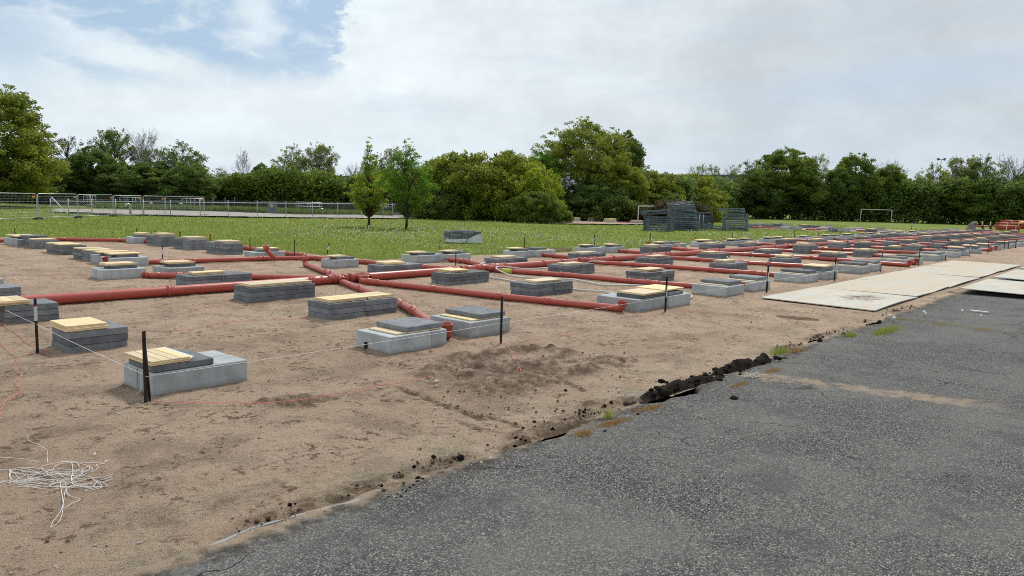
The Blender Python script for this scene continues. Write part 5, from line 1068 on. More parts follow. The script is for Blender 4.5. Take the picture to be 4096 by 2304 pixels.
# ------------------------------------------------------------------ rubble heap, pipe stock and yellow machine at far right
p = spot(3885, 926); v, f = lump(.95, 5, .45, .8, 3); v[:, 2] += 0; v[:, 0] *= 1.0
t = thing('rubble_heap', 'grey brown rubble heap with a lump on top, right of the far goal', 'rubble heap', (p.x, p.y, -.1)); link('mound', npmesh('mound', v, f, M['rock']), t, (0, 0, .45)); v, f = lump(.36, 8, .5, .7, 2); link('top_lump', npmesh('top_lump', v, f, M['rock']), t, (.35*rt0.x, .35*rt0.y, 1.15))
v, f = lump(.8, 9, .4, .4, 2); link('side_lump', npmesh('side_lump', v, f, M['earth']), t, (1.2*rt0.x, 1.2*rt0.y, .2)); v, f = lump(.6, 12, .4, .35, 2); link('side_lump', npmesh('side_lump', v, f, M['soil']), t, (2.4*rt0.x, 2.4*rt0.y, .12))
def bundle(px, py, L_, rows, cols, label, z=0.0, r=.11, frames=2):
    p = spot(px, py); t = thing('pipe_bundle', label, 'pipe bundle', (p.x, p.y, z), math.atan2(rt0.y, rt0.x), 'bundles of red pipe'); key = ('pb', L_, r)
    if key not in cache: cache[key] = MB().tube([(0, 0, 0), (L_, 0, 0)], r, 8).mesh('pipe', M['red'])
    for i in range(rows):
        for j in range(cols): link('pipe', cache[key], t, (random.uniform(-.12, .12), j*r*2.05, r+i*r*2.02+.05))
    for k in range(frames):
        x = L_*(k+.5)/frames; mb = MB(); mb.box(x-.05, x+.05, -r-.08, -r-.01, 0, rows*r*2+.15); mb.box(x-.05, x+.05, cols*r*2.05-r+.01, cols*r*2.05-r+.08, 0, rows*r*2+.15); mb.box(x-.05, x+.05, -r-.1, cols*r*2.05-r+.1, rows*r*2.02+.06, rows*r*2.02+.12); mb.obj('timber_frame', M['wood'], t)
    return t
bundle(4003, 922, 2.6, 3, 6, 'lower red pipe bundle at the far right, nearest the camera'); bundle(4003, 915, 3.4, 4, 6, 'lower red pipe bundle at the far right, behind the nearest')
bundle(4016, 906, 4.6, 5, 6, 'tall framed red pipe bundle at the far right, on the grass edge', 0.0); bundle(3914, 910, 4.4, 1, 4, 'single layer of red pipes left of the bundles', .05, .11, 2)
for i, px in enumerate((3930, 3962)):
    p = spot(px, 915); t = thing('pipe_cradle', f'dark pipe cradle with a yellow post, {["left", "right"][i]} of two', 'pipe cradle', (p.x, p.y, 0)); mb = MB(); mb.box(-.3, .3, -.1, .1, .1, .5, .02); mb.box(-.3, -.1, -.2, .2, 0, .15); mb.box(.1, .3, -.2, .2, 0, .15); mb.obj('body', M['black'], t); MB().box(-.35, -.2, -.05, .1, .5, 1.1).obj('post', M['wood'], t)
p = spot(4110, 918); t = thing('yellow_dumper', 'yellow machine cut off by the right edge, beside the pipe bundles', 'construction machine', (p.x, p.y, 0), math.atan2(rt0.y, rt0.x)); t.scale = (.6, .6, .62)
mb = MB(); pr = [(-1.6, .55), (1.9, .55), (1.9, 1.9), (1.2, 2.1), (-.9, 2.05), (-1.45, 1.7), (-1.65, 1.1)]
n = len(pr); mb.add([(x, 0, z) for x, z in pr]+[(x, 1.7, z) for x, z in pr], [tuple(range(n)), tuple(range(2*n-1, n-1, -1))]+[((j+1) % n, j, j+n, (j+1) % n+n) for j in range(n)]); mb.obj('body', M['yellow'], t)
mb = MB(); [mb.box(-1.3, 1.4, -.02, 0, z, z+.05) for z in (1.1, 1.3, 1.5)]; mb.obj('grille', M['black'], t)
for x in (-.9, 1.2):
    for y in (-.15, 1.55): w_ = MB().tube([(x, y, .5), (x, y+.3, .5)], .48, 14).obj('wheel', M['rubber'], t); MB().tube([(x, y-.01, .5), (x, y+.31, .5)], .2, 10).obj('rim', M['yellow'], w_)
# ------------------------------------------------------------------ mesh fence panels on the left
BX = [(-170, 888), (153, 878), (313, 872), (455, 866), (573, 864), (662, 862), (822, 864)]; TY = [770, 774, 777, 781, 783, 786, 788]
FP = [spot(x, y, LAWNZ) for x, y in BX]; HT = [high(FP[i], TY[i]) for i in range(7)]
for i in range(6):
    a, b = FP[i], FP[i+1]; d = b-a; L_ = math.hypot(d.x, d.y)-.10; rz = math.atan2(d.y, d.x); h = (HT[i]+HT[i+1])/2-LAWNZ
    t = thing('mesh_fence_unit', f'galvanised mesh fence panel, {ORD[i]} from the left', 'fence panel', (a.x, a.y, LAWNZ), rz, 'mobile fence panels'); r = .13; o = .05
    z0 = .14; fr = [(o, 0, 0), (o, 0, z0), (o, 0, h-r), (o+r*.3, 0, h-r*.3), (o+r, 0, h), (L_-r, 0, h), (L_-r*.3, 0, h-r*.3), (L_, 0, h-r), (L_, 0, z0), (L_, 0, 0)]
    fr_ = MB().tube(fr, .024, 8); fr_.tube([(o, 0, z0), (L_, 0, z0)], .024, 8); fr_.obj('frame', M['galv'], t)
    mb = MB()
    for k in range(1, int(L_/.12)): x = o+k*.12; mb.tube([(x, .01, z0), (x, .01, h)], .0022, 3, False)
    for k in range(1, 9): z = z0+(h-z0)*k/9; mb.tube([(o, 0, z), (L_, 0, z)], .0032 if k % 2 else .005, 3, False)
    mb.obj('wire_mesh', M['galv'], t)
    MB().box(L_-.42, L_-.14, -.034, -.028, h-.30, h-.16).obj('orange_tag', M['orange'], t)
for i in range(1, 7):
    a = FP[i]; d = FP[min(i+1, 6)]-FP[i-1]; mb = MB(); mb.box(-.42, .42, -.13, .13, 0, .13, .03); mb.box(-.28, .28, -.09, .09, .12, .16)
    tag(mb.obj('ballast_block', M['rubber'], None, (a.x, a.y, LAWNZ), (0, 0, math.atan2(d.y, d.x))), f'black rubber fence foot, {ORD[i-1]} from the left', 'fence foot', 'fence feet')
# chain-link fence behind
ca, cb = spot(190, 866, LAWNZ), spot(1745, 873, LAWNZ); cpx = [204, 275, 369, 464, 576, 683, 801, 913, 1029, 1144, 1250, 1351, 1446, 1532, 1569, 1660]
tf = thing('chain_link_fence', 'long grey chain-link fence behind the mesh panels and young trees', 'fence', (0, 0, 0)); prev = None
cd = (cb-ca).normalized()
for i, px in enumerate(cpx):
    q_ = ray(px, 866); q2 = Vector((q_.x, q_.y)); den = q2.x*cd.y-q2.y*cd.x; tt = (ca.x*cd.y-ca.y*cd.x)/den; p = Vector((q2.x*tt, q2.y*tt, LAWNZ)); h = high(p, 791+px*.012)
    MB().tube([(p.x, p.y, LAWNZ), (p.x, p.y, h)], .035, 6).obj('post', M['galv'], tf)
    if prev is not None:
        L_ = (p-prev).length; dd = (p-prev).normalized(); mb = MB(); zr = h-.22; mb.tube([(prev.x, prev.y, zr), (p.x, p.y, zr)], .028, 6, False); mb.obj('rail', M['galv'], tf)
        mb = MB(); k = 0; hh = h-LAWNZ-.05
        s_ = -hh
        while s_ < L_:
            for sg in (1, -1):
                x0, x1 = (s_, s_+hh) if sg > 0 else (s_+hh, s_)
                A = [(x0, 0.0), (x1, hh)]; 
                if sg < 0: A = [(s_+hh, 0.0), (s_, hh)]
                (xa, za), (xb, zb) = A; t0, t1 = 0.0, 1.0
                for lo, hi in ((0, L_),):
                    dx = xb-xa
                    ta, tb = (lo-xa)/dx, (hi-xa)/dx
                    if ta > tb: ta, tb = tb, ta
                    t0, t1 = max(t0, ta), min(t1, tb)
                if t1 > t0: mb.tube([prev+dd*(xa+dx*t0)+Vector((0, 0, zb*t0+.04)), prev+dd*(xa+dx*t1)+Vector((0, 0, zb*t1+.04))], .0032, 3, False)
            s_ += .16
        mb.obj('wire_mesh', M['galv'], tf)
    prev = p
# yard behind the fence: concrete strip, raised platform with railings, cabinet, vents
yp = [P_(*a) for a in [(215, 850), (560, 862), (850, 868), (1200, 873), (1600, 876), (1700, 872), (1700, 862), (1200, 862), (900, 850), (700, 846), (230, 838)]]
xs = [a[0] for a in yp]; ys = [a[1] for a in yp]; struct('concrete_yard', sheet('concrete_yard', np.arange(min(xs)-1, max(xs)+1, .8), np.arange(min(ys)-1, max(ys)+1, .8), yp, lambda x, y: fbm(x, y, 3)*.01+.10, M['path'], .9))
def platform(a, b, dist, dep, z, label):
    p0, p1 = deep(a, dist), deep(b, dist); d = p1-p0; t = thing('platform', label, 'platform', (p0.x, p0.y, 0), math.atan2(d.y, d.x)); L_ = d.length
    n = 8
    for k in range(n): link('slab_edge', boxmesh('slab_edge', L_/n-.02, dep, .16, .01, M['path']), t, (k*L_/n, 0, z-.16))
    MB().box(.1, L_-.1, .15, dep-.1, -.1, z-.162).obj('base_wall', M['slab'], t); return t, d.normalized()
def zat(px, py, dist): return high(deep(px, dist), py)
platform(340, 838, 92, 7, zat(600, 825, 92), 'low concrete platform behind the mesh fence on the left'); platform(1115, 1600, 92, 7, zat(1300, 845, 92), 'low concrete platform behind the chain-link fence, right of the cabinet')
def railing(a, b, dist, top, bot, label, bars=2, mids=1, deep_=1.2):
    p0, p1 = deep(a, dist), deep(b, dist); z1, z0 = high(p0, top), high(p0, bot); d = (p1-p0); t = thing('railing', label, 'railing', (p0.x, p0.y, z0)); h = z1-z0; n_ = HEAD*deep_
    for o in (Vector((0, 0, 0)), n_):
        for k in range(mids+2): q_ = d*(k/(mids+1))+o; MB().tube([(q_.x, q_.y, 0), (q_.x, q_.y, h)], .035, 6).obj('post', M['galv'], t)
        for k in range(bars): z = h*(1-k/bars*.92); e = d+o; MB().tube([(o.x, o.y, z), (e.x, e.y, z)], .035 if k == 0 else .028, 6).obj('rail', M['galv'] if k == 0 else M['white'], t)
    for o in (Vector((0, 0, 0)), d): MB().tube([(o.x, o.y, h), (o.x+n_.x, o.y+n_.y, h)], .03, 6).obj('rail', M['galv'], t)
railing(480, 543, 93, 788, 827, 'galvanised railing frame on the left platform, middle one of three'); railing(335, 362, 93, 783, 815, 'narrow railing frame on the left platform'); railing(728, 797, 93, 793, 826, 'galvanised railing frame at the right end of the left platform', 2, 1)
railing(1184, 1278, 93, 808, 843, 'galvanised railing frame on the right platform, left one'); railing(1524, 1572, 93, 812, 845, 'galvanised railing frame on the right platform, behind the young trees')
p = spot(1087, 855); h = high(p, 809); t = thing('utility_cabinet', 'dark grey utility cabinet at the chain-link fence', 'cabinet', (p.x, p.y, 0), math.atan2(rt0.y, rt0.x)); w_ = 32/2994*(p.x*HEAD.x+p.y*HEAD.y)
MB().box(-w_/2, w_/2, 0, .6, 0, h, .02).obj('body', M['cabinet'], t); MB().box(-w_/2-.04, w_/2+.04, -.04, .64, h+.002, h+.06).obj('lid', M['cabinet'], t); MB().box(-.03, w_/2-.05, -.012, -.003, .1, h-.1).obj('door', M['cabinet'], t)
mb = MB(); mb.box(-.11, .11, -.02, -.013, h-.55, h-.2); mb.obj('notice', M['white'], t); mb = MB(); mb.box(-.02, .03, -.026, -.021, h-.5, h-.25); mb.box(.03, .08, -.026, -.021, h-.32, h-.25); mb.obj('notice_mark', M['green'], t)
p = spot(522, 862); mb = MB(); mb.tube([(0, 0, 0), (0, 0, .75), (-.04, -.01, .92), (-.16, -.03, 1.02), (-.30, -.06, 1.02), (-.40, -.08, .92), (-.43, -.08, .8)], .10, 10); tag(mb.obj('vent_pipe', M['galv'], None, (p.x, p.y, 0)), 'curved grey vent pipe standing behind the mesh fence', 'vent pipe')
for i, (px, a, b_) in enumerate([(603, 812, 829), (723, 813, 826), (1287, 834, 848)]):
    p = deep(px, 94); z0, z1 = high(p, b_), high(p, a); t = thing('mushroom_vent', f'small mushroom vent on the platforms, {ORD[i]} from the left', 'vent', (p.x, p.y, z0), 0, 'mushroom vents'); MB().tube([(0, 0, 0), (0, 0, z1-z0)], .07, 8).obj('stem', M['galv'], t); MB().tube([(0, 0, z1-z0-.08), (0, 0, z1-z0), (0, 0, z1-z0+.06)], [.26, .22, .08], 10).obj('cap', M['galv'], t)
p0, p1 = spot(272, 856), spot(272, 856); q_ = deep(206, p0.x*HEAD.x+p0.y*HEAD.y); tag(MB().tube([(p0.x, p0.y, 0), (q_.x, q_.y, high(q_, 788))], .05, 6).obj('prop_pole', M['white']), 'white pole leaning against the chain-link fence', 'pole')
# gate posts farther back
for i, px in enumerate((852, 900, 938)):
    p = deep(px, 98); tag(MB().tube([(p.x, p.y, 0), (p.x, p.y, high(p, 790))], .06, 6).obj('gate_post', M['steel']), f'blue grey gate post beyond the yard, {ORD[i]} of three', 'post', 'gate posts beyond the yard')
# ------------------------------------------------------------------ halls and lamp mast on the skyline
def hall(a, b, dist, ta, tb, dep, label):
    p0, p1 = deep(a, dist), deep(b, dist); z0, z1 = high(p0, ta), high(p1, tb); d = p1-p0; t = thing('warehouse', label, 'warehouse', (p0.x, p0.y, 0), math.atan2(d.y, d.x)); L_ = d.length; z = min(z0, z1); n = max(6, int(L_/5))
    for k in range(n): link('wall_panel', boxmesh('wall_panel', L_/n-.06, dep, z-.02*(k % 2), 0, M['sheetmetal']), t, (k*L_/n, .01*(k % 2), 0))
    MB().add([(-.5, -.5, z), (L_+.5, -.5, z), (L_+.5, dep, z), (-.5, dep, z), (-.5, -.5, z0), (L_+.5, -.5, z1), (L_+.5, dep, z1), (-.5, dep, z0)], [(0, 1, 5, 4), (1, 2, 6, 5), (2, 3, 7, 6), (3, 0, 4, 7), (4, 5, 6, 7)]).obj('roof', M['cabinet'], t)
    return t
hall(1215, 1440, 230, 697, 706, 30, 'long grey hall roof glimpsed left of the young trees'); hall(2600, 3085, 300, 698, 699, 40, 'long grey warehouse showing above the right hedge'); hall(3085, 3250, 300, 700, 712, 40, 'lower end of the grey warehouse behind the dark tree')
p = deep(3750, 240); h = high(p, 638); t = thing('lamp_mast', 'tall lamp mast with paired floodlights behind the right trees', 'lamp mast', (p.x, p.y, 0)); MB().tube([(0, 0, 0), (0, 0, h)], [.2, .1], 6).obj('mast', M['galv'], t)
for s_ in (-1, 1): MB().tube([(s_*.2*rt0.x, s_*.2*rt0.y, h), (s_*1.0*rt0.x, s_*1.0*rt0.y, h-.1), (s_*1.1*rt0.x, s_*1.1*rt0.y, h+.4)], [.1, .3, .45], 8).obj('floodlight', M['cabinet'], t)
# ------------------------------------------------------------------ trees
def quads(C, size, r_, up_bias=.35):
    n = len(C); N_ = r_.normal(0, 1, (n, 3)); N_[:, 2] = np.abs(N_[:, 2])+up_bias; N_ /= np.linalg.norm(N_, axis=1)[:, None]
    A = np.cross(N_, r_.normal(0, 1, (n, 3))); A /= np.linalg.norm(A, axis=1)[:, None]+1e-9; B = np.cross(N_, A)
    s = size*r_.uniform(.55, 1.35, n)[:, None]
    V = np.stack([C-A*s, C-B*s*.55, C+A*s*.95, C+B*s*.55], 1).reshape(-1, 3); return V, np.arange(4*n).reshape(-1, 4)
def leafcloud(name, centers, crad, per, size, m, seed, flat=.65):
    r_ = np.random.default_rng(seed); n = len(centers); cnt = (per*np.clip((crad/np.mean(crad))**2, .12, 3)).astype(int); idx = np.repeat(np.arange(n), cnt)
    d = r_.normal(0, 1, (len(idx), 3)); d /= np.linalg.norm(d, axis=1)[:, None]; rad = r_.random(len(idx))**.45
    C = centers[idx]+d*(rad*crad[idx])[:, None]*np.array([1, 1, flat]); V, F = quads(C, size, r_)
    cv = r_.random(n); var = np.clip(.55*cv[idx]+.45*r_.random(len(idx)), 0, 1); return npmesh(name, V, F, m, False, var)
def treemeshes(seed, prof, H, Rw, trunk, nc, per, lsize, crad, bark=.16, twigs=0, limbs=28, flat=.65, lean=0.0, droop=0.0, hollow=.35):
    """prof: (height fraction, radius fraction) outline; returns crown mesh and trunk mesh with base at the origin"""
    r_ = np.random.default_rng(seed); th = np.array([p[0] for p in prof]); rr = np.array([p[1] for p in prof]); C = []
    lob = r_.uniform(0, 6.28, 3)
    while len(C) < nc:
        t = r_.random(); R_ = np.interp(t, th, rr)*Rw
        if r_.random() > R_/Rw+.12: continue
        a = r_.uniform(0, 6.283); k = 1+.16*math.sin(2*a+lob[0]+t*3)+.13*math.sin(3*a+lob[1]-t*5)+.10*r_.normal(); rho = R_*k*(hollow+(1-hollow)*r_.random()**.5)
        C.append((rho*math.cos(a)+lean*t*H, rho*math.sin(a), trunk+(H-trunk)*t*(1+.03*r_.normal())))
    ns = int(nc*.35)
    for _ in range(ns):     # loose sprigs standing proud of the outline
        t = r_.random()**.8; a = r_.uniform(0, 6.283); R_ = np.interp(t, th, rr)*Rw*r_.uniform(.98, 1.16); C.append((R_*math.cos(a)+lean*t*H, R_*math.sin(a), trunk+(H-trunk)*min(1.06, t*1.06)))
    nc = len(C)
    C = np.array(C); cr = crad*r_.uniform(.6, 1.35, nc)*(.65+.5*np.interp((C[:, 2]-trunk)/(H-trunk), th, rr)); cr[nc-ns:] *= .48; crown = None
    if per > 0: crown = leafcloud('crown', C, cr, per, lsize, M['leaf_mid'], seed+1, flat)
    mb = MB(); tp = H*.86 if trunk > .3 else H*.7; pts = []; wx = r_.normal(0, .02, 8)*H; wy = r_.normal(0, .02, 8)*H
    for k in range(8): t = k/7; pts.append((wx[k]*t+lean*t*H, wy[k]*t, tp*t))
    mb.tube(pts, [bark*(1.25 if k == 0 else 1)*(1-.88*k/7)+.015 for k in range(8)], 7, True)
    P = np.array(pts); order = r_.permutation(nc)[:limbs]
    for i in order:
        c = C[i]; z0 = max(.12*H, c[2]-.35*np.hypot(c[0], c[1])-.12*H-r_.random()*.1*H); z0 = min(z0, tp*.97); s_ = np.array([np.interp(z0, P[:, 2], P[:, 0]), np.interp(z0, P[:, 2], P[:, 1]), z0])
        b0 = bark*(1-.85*z0/tp)*.55+.012; mid = s_*.5+c*.5+np.array([0, 0, -droop*H+.02*H]); mb.tube([s_, s_*.7+mid*.3+r_.normal(0, .01*H, 3), mid, c*.75+mid*.25+r_.normal(0, .008*H, 3), c], [b0, b0*.8, b0*.6, b0*.4, .010+.1*b0], 4, False)
        for q_ in range(twigs):
            st = mid*(1-q_/max(1, twigs))+c*(q_/max(1, twigs)); d = (c-s_); d /= np.linalg.norm(d); d = d+r_.normal(0, .55, 3)+np.array([0, 0, .35]); d /= np.linalg.norm(d); L_ = cr[i]*r_.uniform(.9, 2.0)
            e = st+d*L_; m_ = st+d*L_*.5+r_.normal(0, .05, 3); mb.tube([st, m_, e], [.022, .016, .008], 3, False)
            for z_ in range(3): d2 = d+r_.normal(0, .5, 3); d2 /= np.linalg.norm(d2); s2 = st+d*L_*r_.uniform(.3, .9); mb.tube([s2, s2+d2*L_*.45], [.014, .007], 3, False)
    return crown, mb.mesh('trunk', M['bark'])
DOME = [(0, .55), (.15, .9), (.4, 1), (.65, .88), (.85, .6), (1, .2)]; ROUND = [(0, .35), (.2, .8), (.45, 1), (.7, .86), (.88, .55), (1, .15)]; OVAL = [(0, .3), (.15, .75), (.4, 1), (.6, .85), (.8, .5), (.92, .26), (1, .08)]
SHRUB = [(0, .92), (.2, 1), (.5, .96), (.75, .78), (.92, .48), (1, .15)]; YOUNG = [(0, .35), (.12, .8), (.3, 1), (.45, .6), (.6, .34), (.8, .18), (1, .05)]; FAN = [(0, .12), (.25, .45), (.55, .9), (.75, 1), (.92, .7), (1, .3)]
V_ = dict(
 shrubA=treemeshes(1, SHRUB, 6, 5, .1, 230, 150, .15, .95, .14, 0, 30), shrubB=treemeshes(2, SHRUB, 6, 5, .1, 200, 165, .15, 1.0, .14, 0, 30),
 denseA=treemeshes(3, ROUND, 10, 4.6, 1.6, 190, 150, .15, .95, .26, 0, 40), denseB=treemeshes(4, DOME, 10, 4.6, 1.4, 175, 160, .15, 1.0, .26, 0, 40),
 big=treemeshes(5, ROUND, 12, 6.2, 1.3, 460, 85, .12, .72, .3, 2, 90, hollow=.2), bigleft=treemeshes(15, [(0, .5), (.1, .85), (.3, 1), (.5, .9), (.75, .72), (.92, .5), (1, .2)], 13, 6.2, .9, 300, 170, .14, 1.0, .34, 0, 50),
 airyA=treemeshes(6, FAN, 10, 3.6, 3.0, 120, 60, .12, .62, .17, 3, 90), airyB=treemeshes(7, ROUND, 10, 3.4, 2.5, 120, 52, .12, .6, .17, 3, 90),
 youngA=treemeshes(8, YOUNG, 7.2, 1.75, 1.35, 200, 26, .07, .27, .085, 1, 100, .7), youngB=treemeshes(9, OVAL, 7.0, 2.05, 1.3, 210, 40, .076, .33, .09, 1, 100, .7, 0.0, 0.0, .15),
 bareA=treemeshes(10, FAN, 10, 3.4, 2.6, 70, 0, .1, 1.0, .15, 8, 70), bareB=treemeshes(11, ROUND, 10, 2.6, 2.4, 60, 0, .1, .9, .13, 7, 60), sprout=treemeshes(12, FAN, 10, 2.6, 3.5, 75, 26, .09, .34, .13, 4, 75, .9))
def tree(px, dist, top, wpx, kind, leaf, label, bark='bark', name='tree', cat='tree', z=-.05, rot=None, group=None, wsc=1.0):
    """stand one tree on the bearing px at a distance; its height and width follow from the photo"""
    p = deep(px, dist); H = high(p, top)-z; cm, tm_ = V_[kind]
    base = dict(shrubA=(6.2, 5), shrubB=(6.2, 5), denseA=(10.3, 4.6), denseB=(10.3, 4.6), big=(12.3, 6.2), bigleft=(13.3, 6.2), airyA=(10.2, 3.8), airyB=(10.2, 3.6), youngA=(7.25, 1.85), youngB=(7.05, 2.15), bareA=(10.8, 3.9), bareB=(10.8, 3.1), sprout=(10.2, 2.8))[kind]
    sz = H/base[0]; sw = wpx/2/FPX*dist/base[1]*wsc
    t = thing(name, label, cat, (p.x, p.y, z), rot if rot is not None else random.uniform(0, 6.28), group); t.scale = (sw, sw, sz)
    o = link('trunk', tm_, t); o.material_slots[0].link = 'OBJECT'; o.material_slots[0].material = M[bark]
    if cm is not None: o = link('crown', cm, t); o.material_slots[0].link = 'OBJECT'; o.material_slots[0].material = M[leaf]
    return t
# left side
tree(-20, 84, 345, 470, 'bigleft', 'leaf_olive', 'large yellow green tree at the left edge of the photo', rot=.6)
tree(215, 100, 640, 200, 'denseB', 'leaf_dark', 'dark tree between the large left tree and the bare sprouting one'); tree(275, 104, 548, 170, 'sprout', 'leaf_brown', 'reddish sprouting tree with upright bare shoots, right of the large left tree')
tree(375, 103, 590, 190, 'denseA', 'leaf_dark', 'dark rounded tree left of the tall airy one'); tree(460, 108, 516, 150, 'airyA', 'leaf_mid', 'tall airy tree left of the sky gap'); tree(470, 104, 640, 150, 'denseB', 'leaf_dark', 'low dark tree under the tall airy one')
tree(575, 110, 512, 150, 'bareA', 'leaf_mid', 'tall bare grey tree behind the dark left group', 'bark_pale'); tree(640, 104, 590, 150, 'sprout', 'leaf_dark', 'dark sprouting tree with a thin leader, left group'); tree(735, 104, 560, 190, 'airyB', 'leaf_dark', 'rounded dark tree at the right of the left group')
tree(600, 102, 650, 260, 'denseA', 'leaf_dark', 'broad dark tree under the bare grey one'); tree(760, 100, 650, 190, 'denseB', 'leaf_dark', 'dark bushy tree at the right end of the left group')
tree(880, 118, 668, 100, 'airyB', 'leaf_pale', 'small pale tree in the gap before the dead tree'); tree(975, 112, 594, 90, 'bareB', 'leaf_mid', 'dead bare tree standing alone above the hedge', 'bark_pale'); tree(1045, 112, 655, 90, 'denseA', 'leaf_dark', 'small dark conifer-like tree right of the dead one')
tree(1165, 118, 576, 150, 'airyB', 'leaf_pale', 'left one of two pale airy trees above the middle hedge', 'bark_pale'); tree(1282, 118, 576, 140, 'airyA', 'leaf_pale', 'right one of two pale airy trees above the middle hedge', 'bark_pale')
tree(1418, 130, 652, 80, 'bareA', 'leaf_mid', 'small bare tree before the grey hall roof', 'bark_pale'); tree(1500, 112, 610, 130, 'airyB', 'leaf_dark', 'drooping dark tree behind the left young tree'); tree(1572, 106, 588, 120, 'sprout', 'leaf_olive', 'sprouting tree with upright shoots between the young trees')
tree(1476, 58.5, 562, 195, 'youngA', 'leaf_young', 'young yellow green tree on the lawn, left of two', name='young_tree', rot=1.0); tree(1626, 57, 568, 215, 'youngB', 'leaf_green', 'young bright green tree on the lawn, right of two', name='young_tree', rot=2.0)
tree(1850, 86, 618, 350, 'shrubA', 'leaf_olive', 'left half of the big olive bush on the lawn edge', name='bush', cat='bush', rot=.3, wsc=1.0); tree(2010, 88, 612, 330, 'shrubB', 'leaf_olive', 'middle of the big olive bush on the lawn edge', name='bush', cat='bush', rot=1.2)
tree(2120, 86, 655, 260, 'shrubA', 'leaf_lime', 'lighter right part of the big bush', name='bush', cat='bush', rot=2.2); tree(2155, 80, 770, 200, 'shrubB', 'leaf_mid', 'low bush in front of the right part of the big bush', name='bush', cat='bush', rot=3)
tree(1730, 84, 740, 160, 'shrubB', 'leaf_dark', 'low dark bush right of the young trees', name='bush', cat='bush'); tree(1790, 84, 770, 200, 'shrubA', 'leaf_dark', 'dark undergrowth at the left foot of the big bush', name='bush', cat='bush')
tree(2170, 97, 612, 170, 'denseA', 'leaf_green', 'fresh green tree left of the tallest tree'); tree(2330, 100, 482, 400, 'big', 'leaf_olive', 'tallest tree of the photo, olive green with visible limbs', rot=.4); tree(2478, 104, 528, 200, 'denseA', 'leaf_mid', 'darker green tree behind the right side of the tallest tree')
tree(2490, 95, 660, 210, 'denseB', 'leaf_olive', 'olive green rounded bush below the tallest tree', name='bush', cat='bush'); tree(2285, 94, 720, 200, 'shrubA', 'leaf_dark', 'dark bush under the tallest tree, left', name='bush', cat='bush'); tree(2400, 93, 740, 260, 'shrubB', 'leaf_dark', 'dark bush under the tallest tree, right', name='bush', cat='bush')
c_ = leafcloud('lilac_blossom', np.array([(rng.normal()*.9, rng.normal()*.4, rng.normal()*.45) for _ in range(22)]), np.full(22, .28), 18, .10, M['blossom'], 4); p = deep(2272, 91); tag(link('lilac_blossom', c_, None, (p.x, p.y, high(p, 728))), 'pale lilac blossom on the bush left of the tallest tree', 'blossom', kind='stuff')
tree(2620, 100, 690, 240, 'shrubA', 'leaf_olive', 'olive bush right of the tallest tree', name='bush', cat='bush'); tree(2760, 112, 700, 260, 'shrubB', 'leaf_olive', 'yellow green bush behind the steel frame stacks', name='bush', cat='bush')
tree(2660, 96, 775, 170, 'shrubB', 'leaf_mid', 'light green low bush behind the football goal', name='bush', cat='bush'); tree(2700, 92, 800, 260, 'shrubA', 'leaf_brown', 'brownish brushwood heap behind the football goal', name='bush', cat='bush')
for i, (px, dist, top, wp, kd, lf, bk, lab) in enumerate([(2765, 135, 660, 90, 'bareB', 'leaf_mid', 'bark_pale', 'thin bare tree left of the warehouse wall'), (2800, 138, 655, 60, 'sprout', 'leaf_pale', 'bark_pale', 'thin pale sprouting tree before the warehouse, left'), (2845, 140, 660, 90, 'sprout', 'leaf_pale', 'bark_pale', 'thin pale sprouting tree before the warehouse, middle'),
        (2915, 140, 655, 90, 'bareB', 'leaf_mid', 'bark_pale', 'thin bare tree before the warehouse, right'), (2985, 145, 640, 180, 'airyB', 'leaf_mid', 'bark', 'airy green tree left of the dark ivy tree'), (3130, 150, 598, 270, 'denseA', 'leaf_mid', 'bark', 'broad green tree with a dark ivy trunk before the warehouse'),
        (3262, 155, 618, 110, 'sprout', 'leaf_pale', 'bark_pale', 'thin pale tree right of the broad ivy tree'), (3415, 150, 618, 200, 'denseB', 'leaf_mid', 'bark', 'tall dark green tree above the left goal post'), (3350, 148, 670, 150, 'denseA', 'leaf_dark', 'bark', 'dark tree left of the tall one above the goal'),
        (3550, 150, 662, 150, 'denseA', 'leaf_mid', 'bark', 'dark green tree above the right goal post'), (3540, 160, 640, 160, 'bareA', 'leaf_mid', 'bark_pale', 'bare branches behind the tree above the right goal post'), (3725, 150, 650, 150, 'airyB', 'leaf_olive', 'bark', 'yellowish airy tree below the lamp mast'),
        (3845, 152, 625, 150, 'airyA', 'leaf_pale', 'bark_pale', 'thin pale tree right of the lamp mast'), (3925, 150, 618, 190, 'airyB', 'leaf_dark', 'bark', 'dark feathery tree right of the pale thin one'), (4050, 152, 620, 190, 'bareA', 'leaf_mid', 'bark_pale', 'bare spreading tree near the right edge'),
        (4090, 148, 700, 160, 'denseB', 'leaf_mid', 'bark', 'green tree at the right edge'), (3660, 150, 720, 200, 'denseB', 'leaf_dark', 'bark', 'low dark tree right of the goal'), (3030, 146, 700, 200, 'denseB', 'leaf_dark', 'bark', 'low dark tree before the warehouse'), (3820, 148, 715, 220, 'denseA', 'leaf_mid', 'bark', 'low green tree above the rubble heap')]):
    tree(px, dist, top, wp, kd, lf, lab, bk)
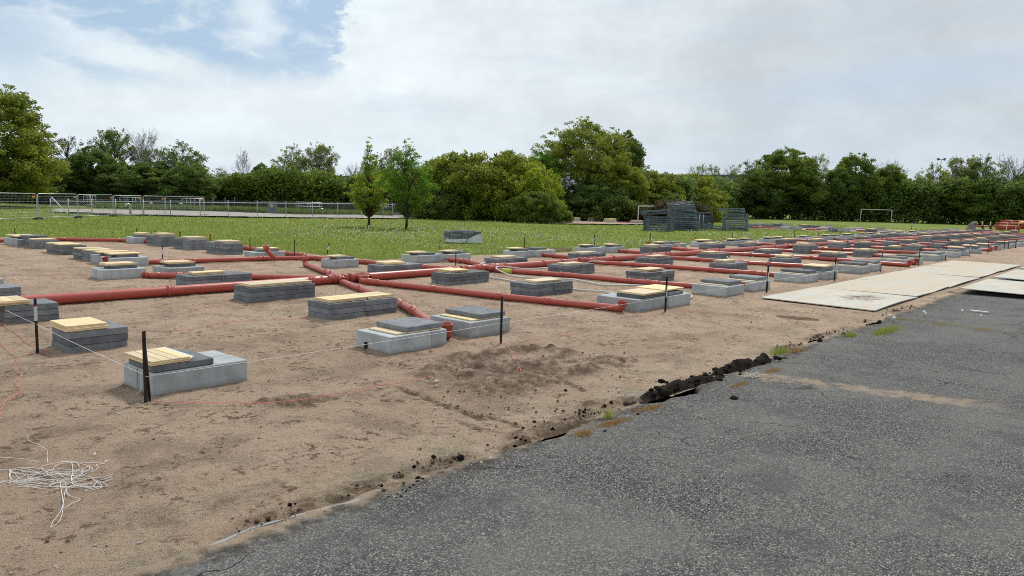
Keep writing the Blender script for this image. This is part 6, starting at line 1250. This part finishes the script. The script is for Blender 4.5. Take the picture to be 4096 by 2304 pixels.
# hedge masses: leaves through a real thickness, following the line of the field edge
def hedge(name, label, px0, px1, dist, top, depth, n, m, seed, per=26, size=.26, crad=.95, drop=0):
    r_ = np.random.default_rng(seed); C = []; tx = [a for a, b in top]; ty = [b for a, b in top]; dx = [a for a, b in dist]; dy = [b for a, b in dist]
    while len(C) < n:
        px = r_.uniform(px0, px1); d = np.interp(px, dx, dy)+r_.random()*depth; p = deep(px, d); f = fbm(np.array([px*.012+seed]), np.array([1.0]), 4)[0]*70
        h = high(deep(px, np.interp(px, dx, dy)), np.interp(px, tx, ty)+f); C.append((p.x, p.y, h*r_.random()**.8))
    C = np.array(C); me = leafcloud('hedge', C, crad*r_.uniform(.6, 1.3, n), per, size, M[m], seed+1, .8)
    tag(link(name, me), label, 'hedge', kind='stuff')
hedge('hedge', 'dark mass of shrubs behind the yard on the left', -80, 900, [(-80, 100), (900, 106)], [(-80, 640), (300, 690), (560, 710), (780, 700), (850, 735), (900, 740)], 7, 1900, 'leaf_dark', 41)
hedge('hedge', 'dark hedge behind the yard in the middle', 840, 1780, [(840, 106), (1780, 92)], [(840, 725), (1000, 690), (1300, 700), (1400, 725), (1500, 700), (1780, 700)], 7, 2000, 'leaf_mid', 43)
hedge('hedge', 'dark undergrowth between the big bush and the steel frames', 2130, 2760, [(2130, 94), (2760, 100)], [(2130, 740), (2400, 700), (2760, 740)], 6, 1300, 'leaf_dark', 45)
hedge('hedge', 'long dark hedge closing the field on the right', 2560, 4300, [(2560, 101), (2850, 125), (3000, 148), (4300, 142)], [(2560, 730), (2800, 730), (3000, 715), (3400, 735), (3700, 735), (4000, 735), (4300, 740)], 9, 4600, 'leaf_dark', 47, 24, .30, 1.25)
def weedfn(px, w_, dist, dd):
    def fn(r_, n):
        a = r_.uniform(-1, 1, n); P = np.array([deep(px+w_*q_, dist+dd*r_.random())[:] for q_ in a]); P[:, 2] = .05; return np.concatenate([P, np.full((n, 1), 2.5)], 1)
    return fn
for i, (px, w_, dist, lab) in enumerate([(620, 240, 88, 'green weeds before the left platform'), (1330, 240, 88, 'green weeds before the right platform'), (960, 110, 88, 'green weeds between the platforms')]):
    tag(link('weeds', blades(9000, weedfn(px, w_, dist, 4), M['leaf_mid'], 'weeds', (.1, .5), .02, 1.0, 60+i)), lab, 'weeds', kind='stuff')
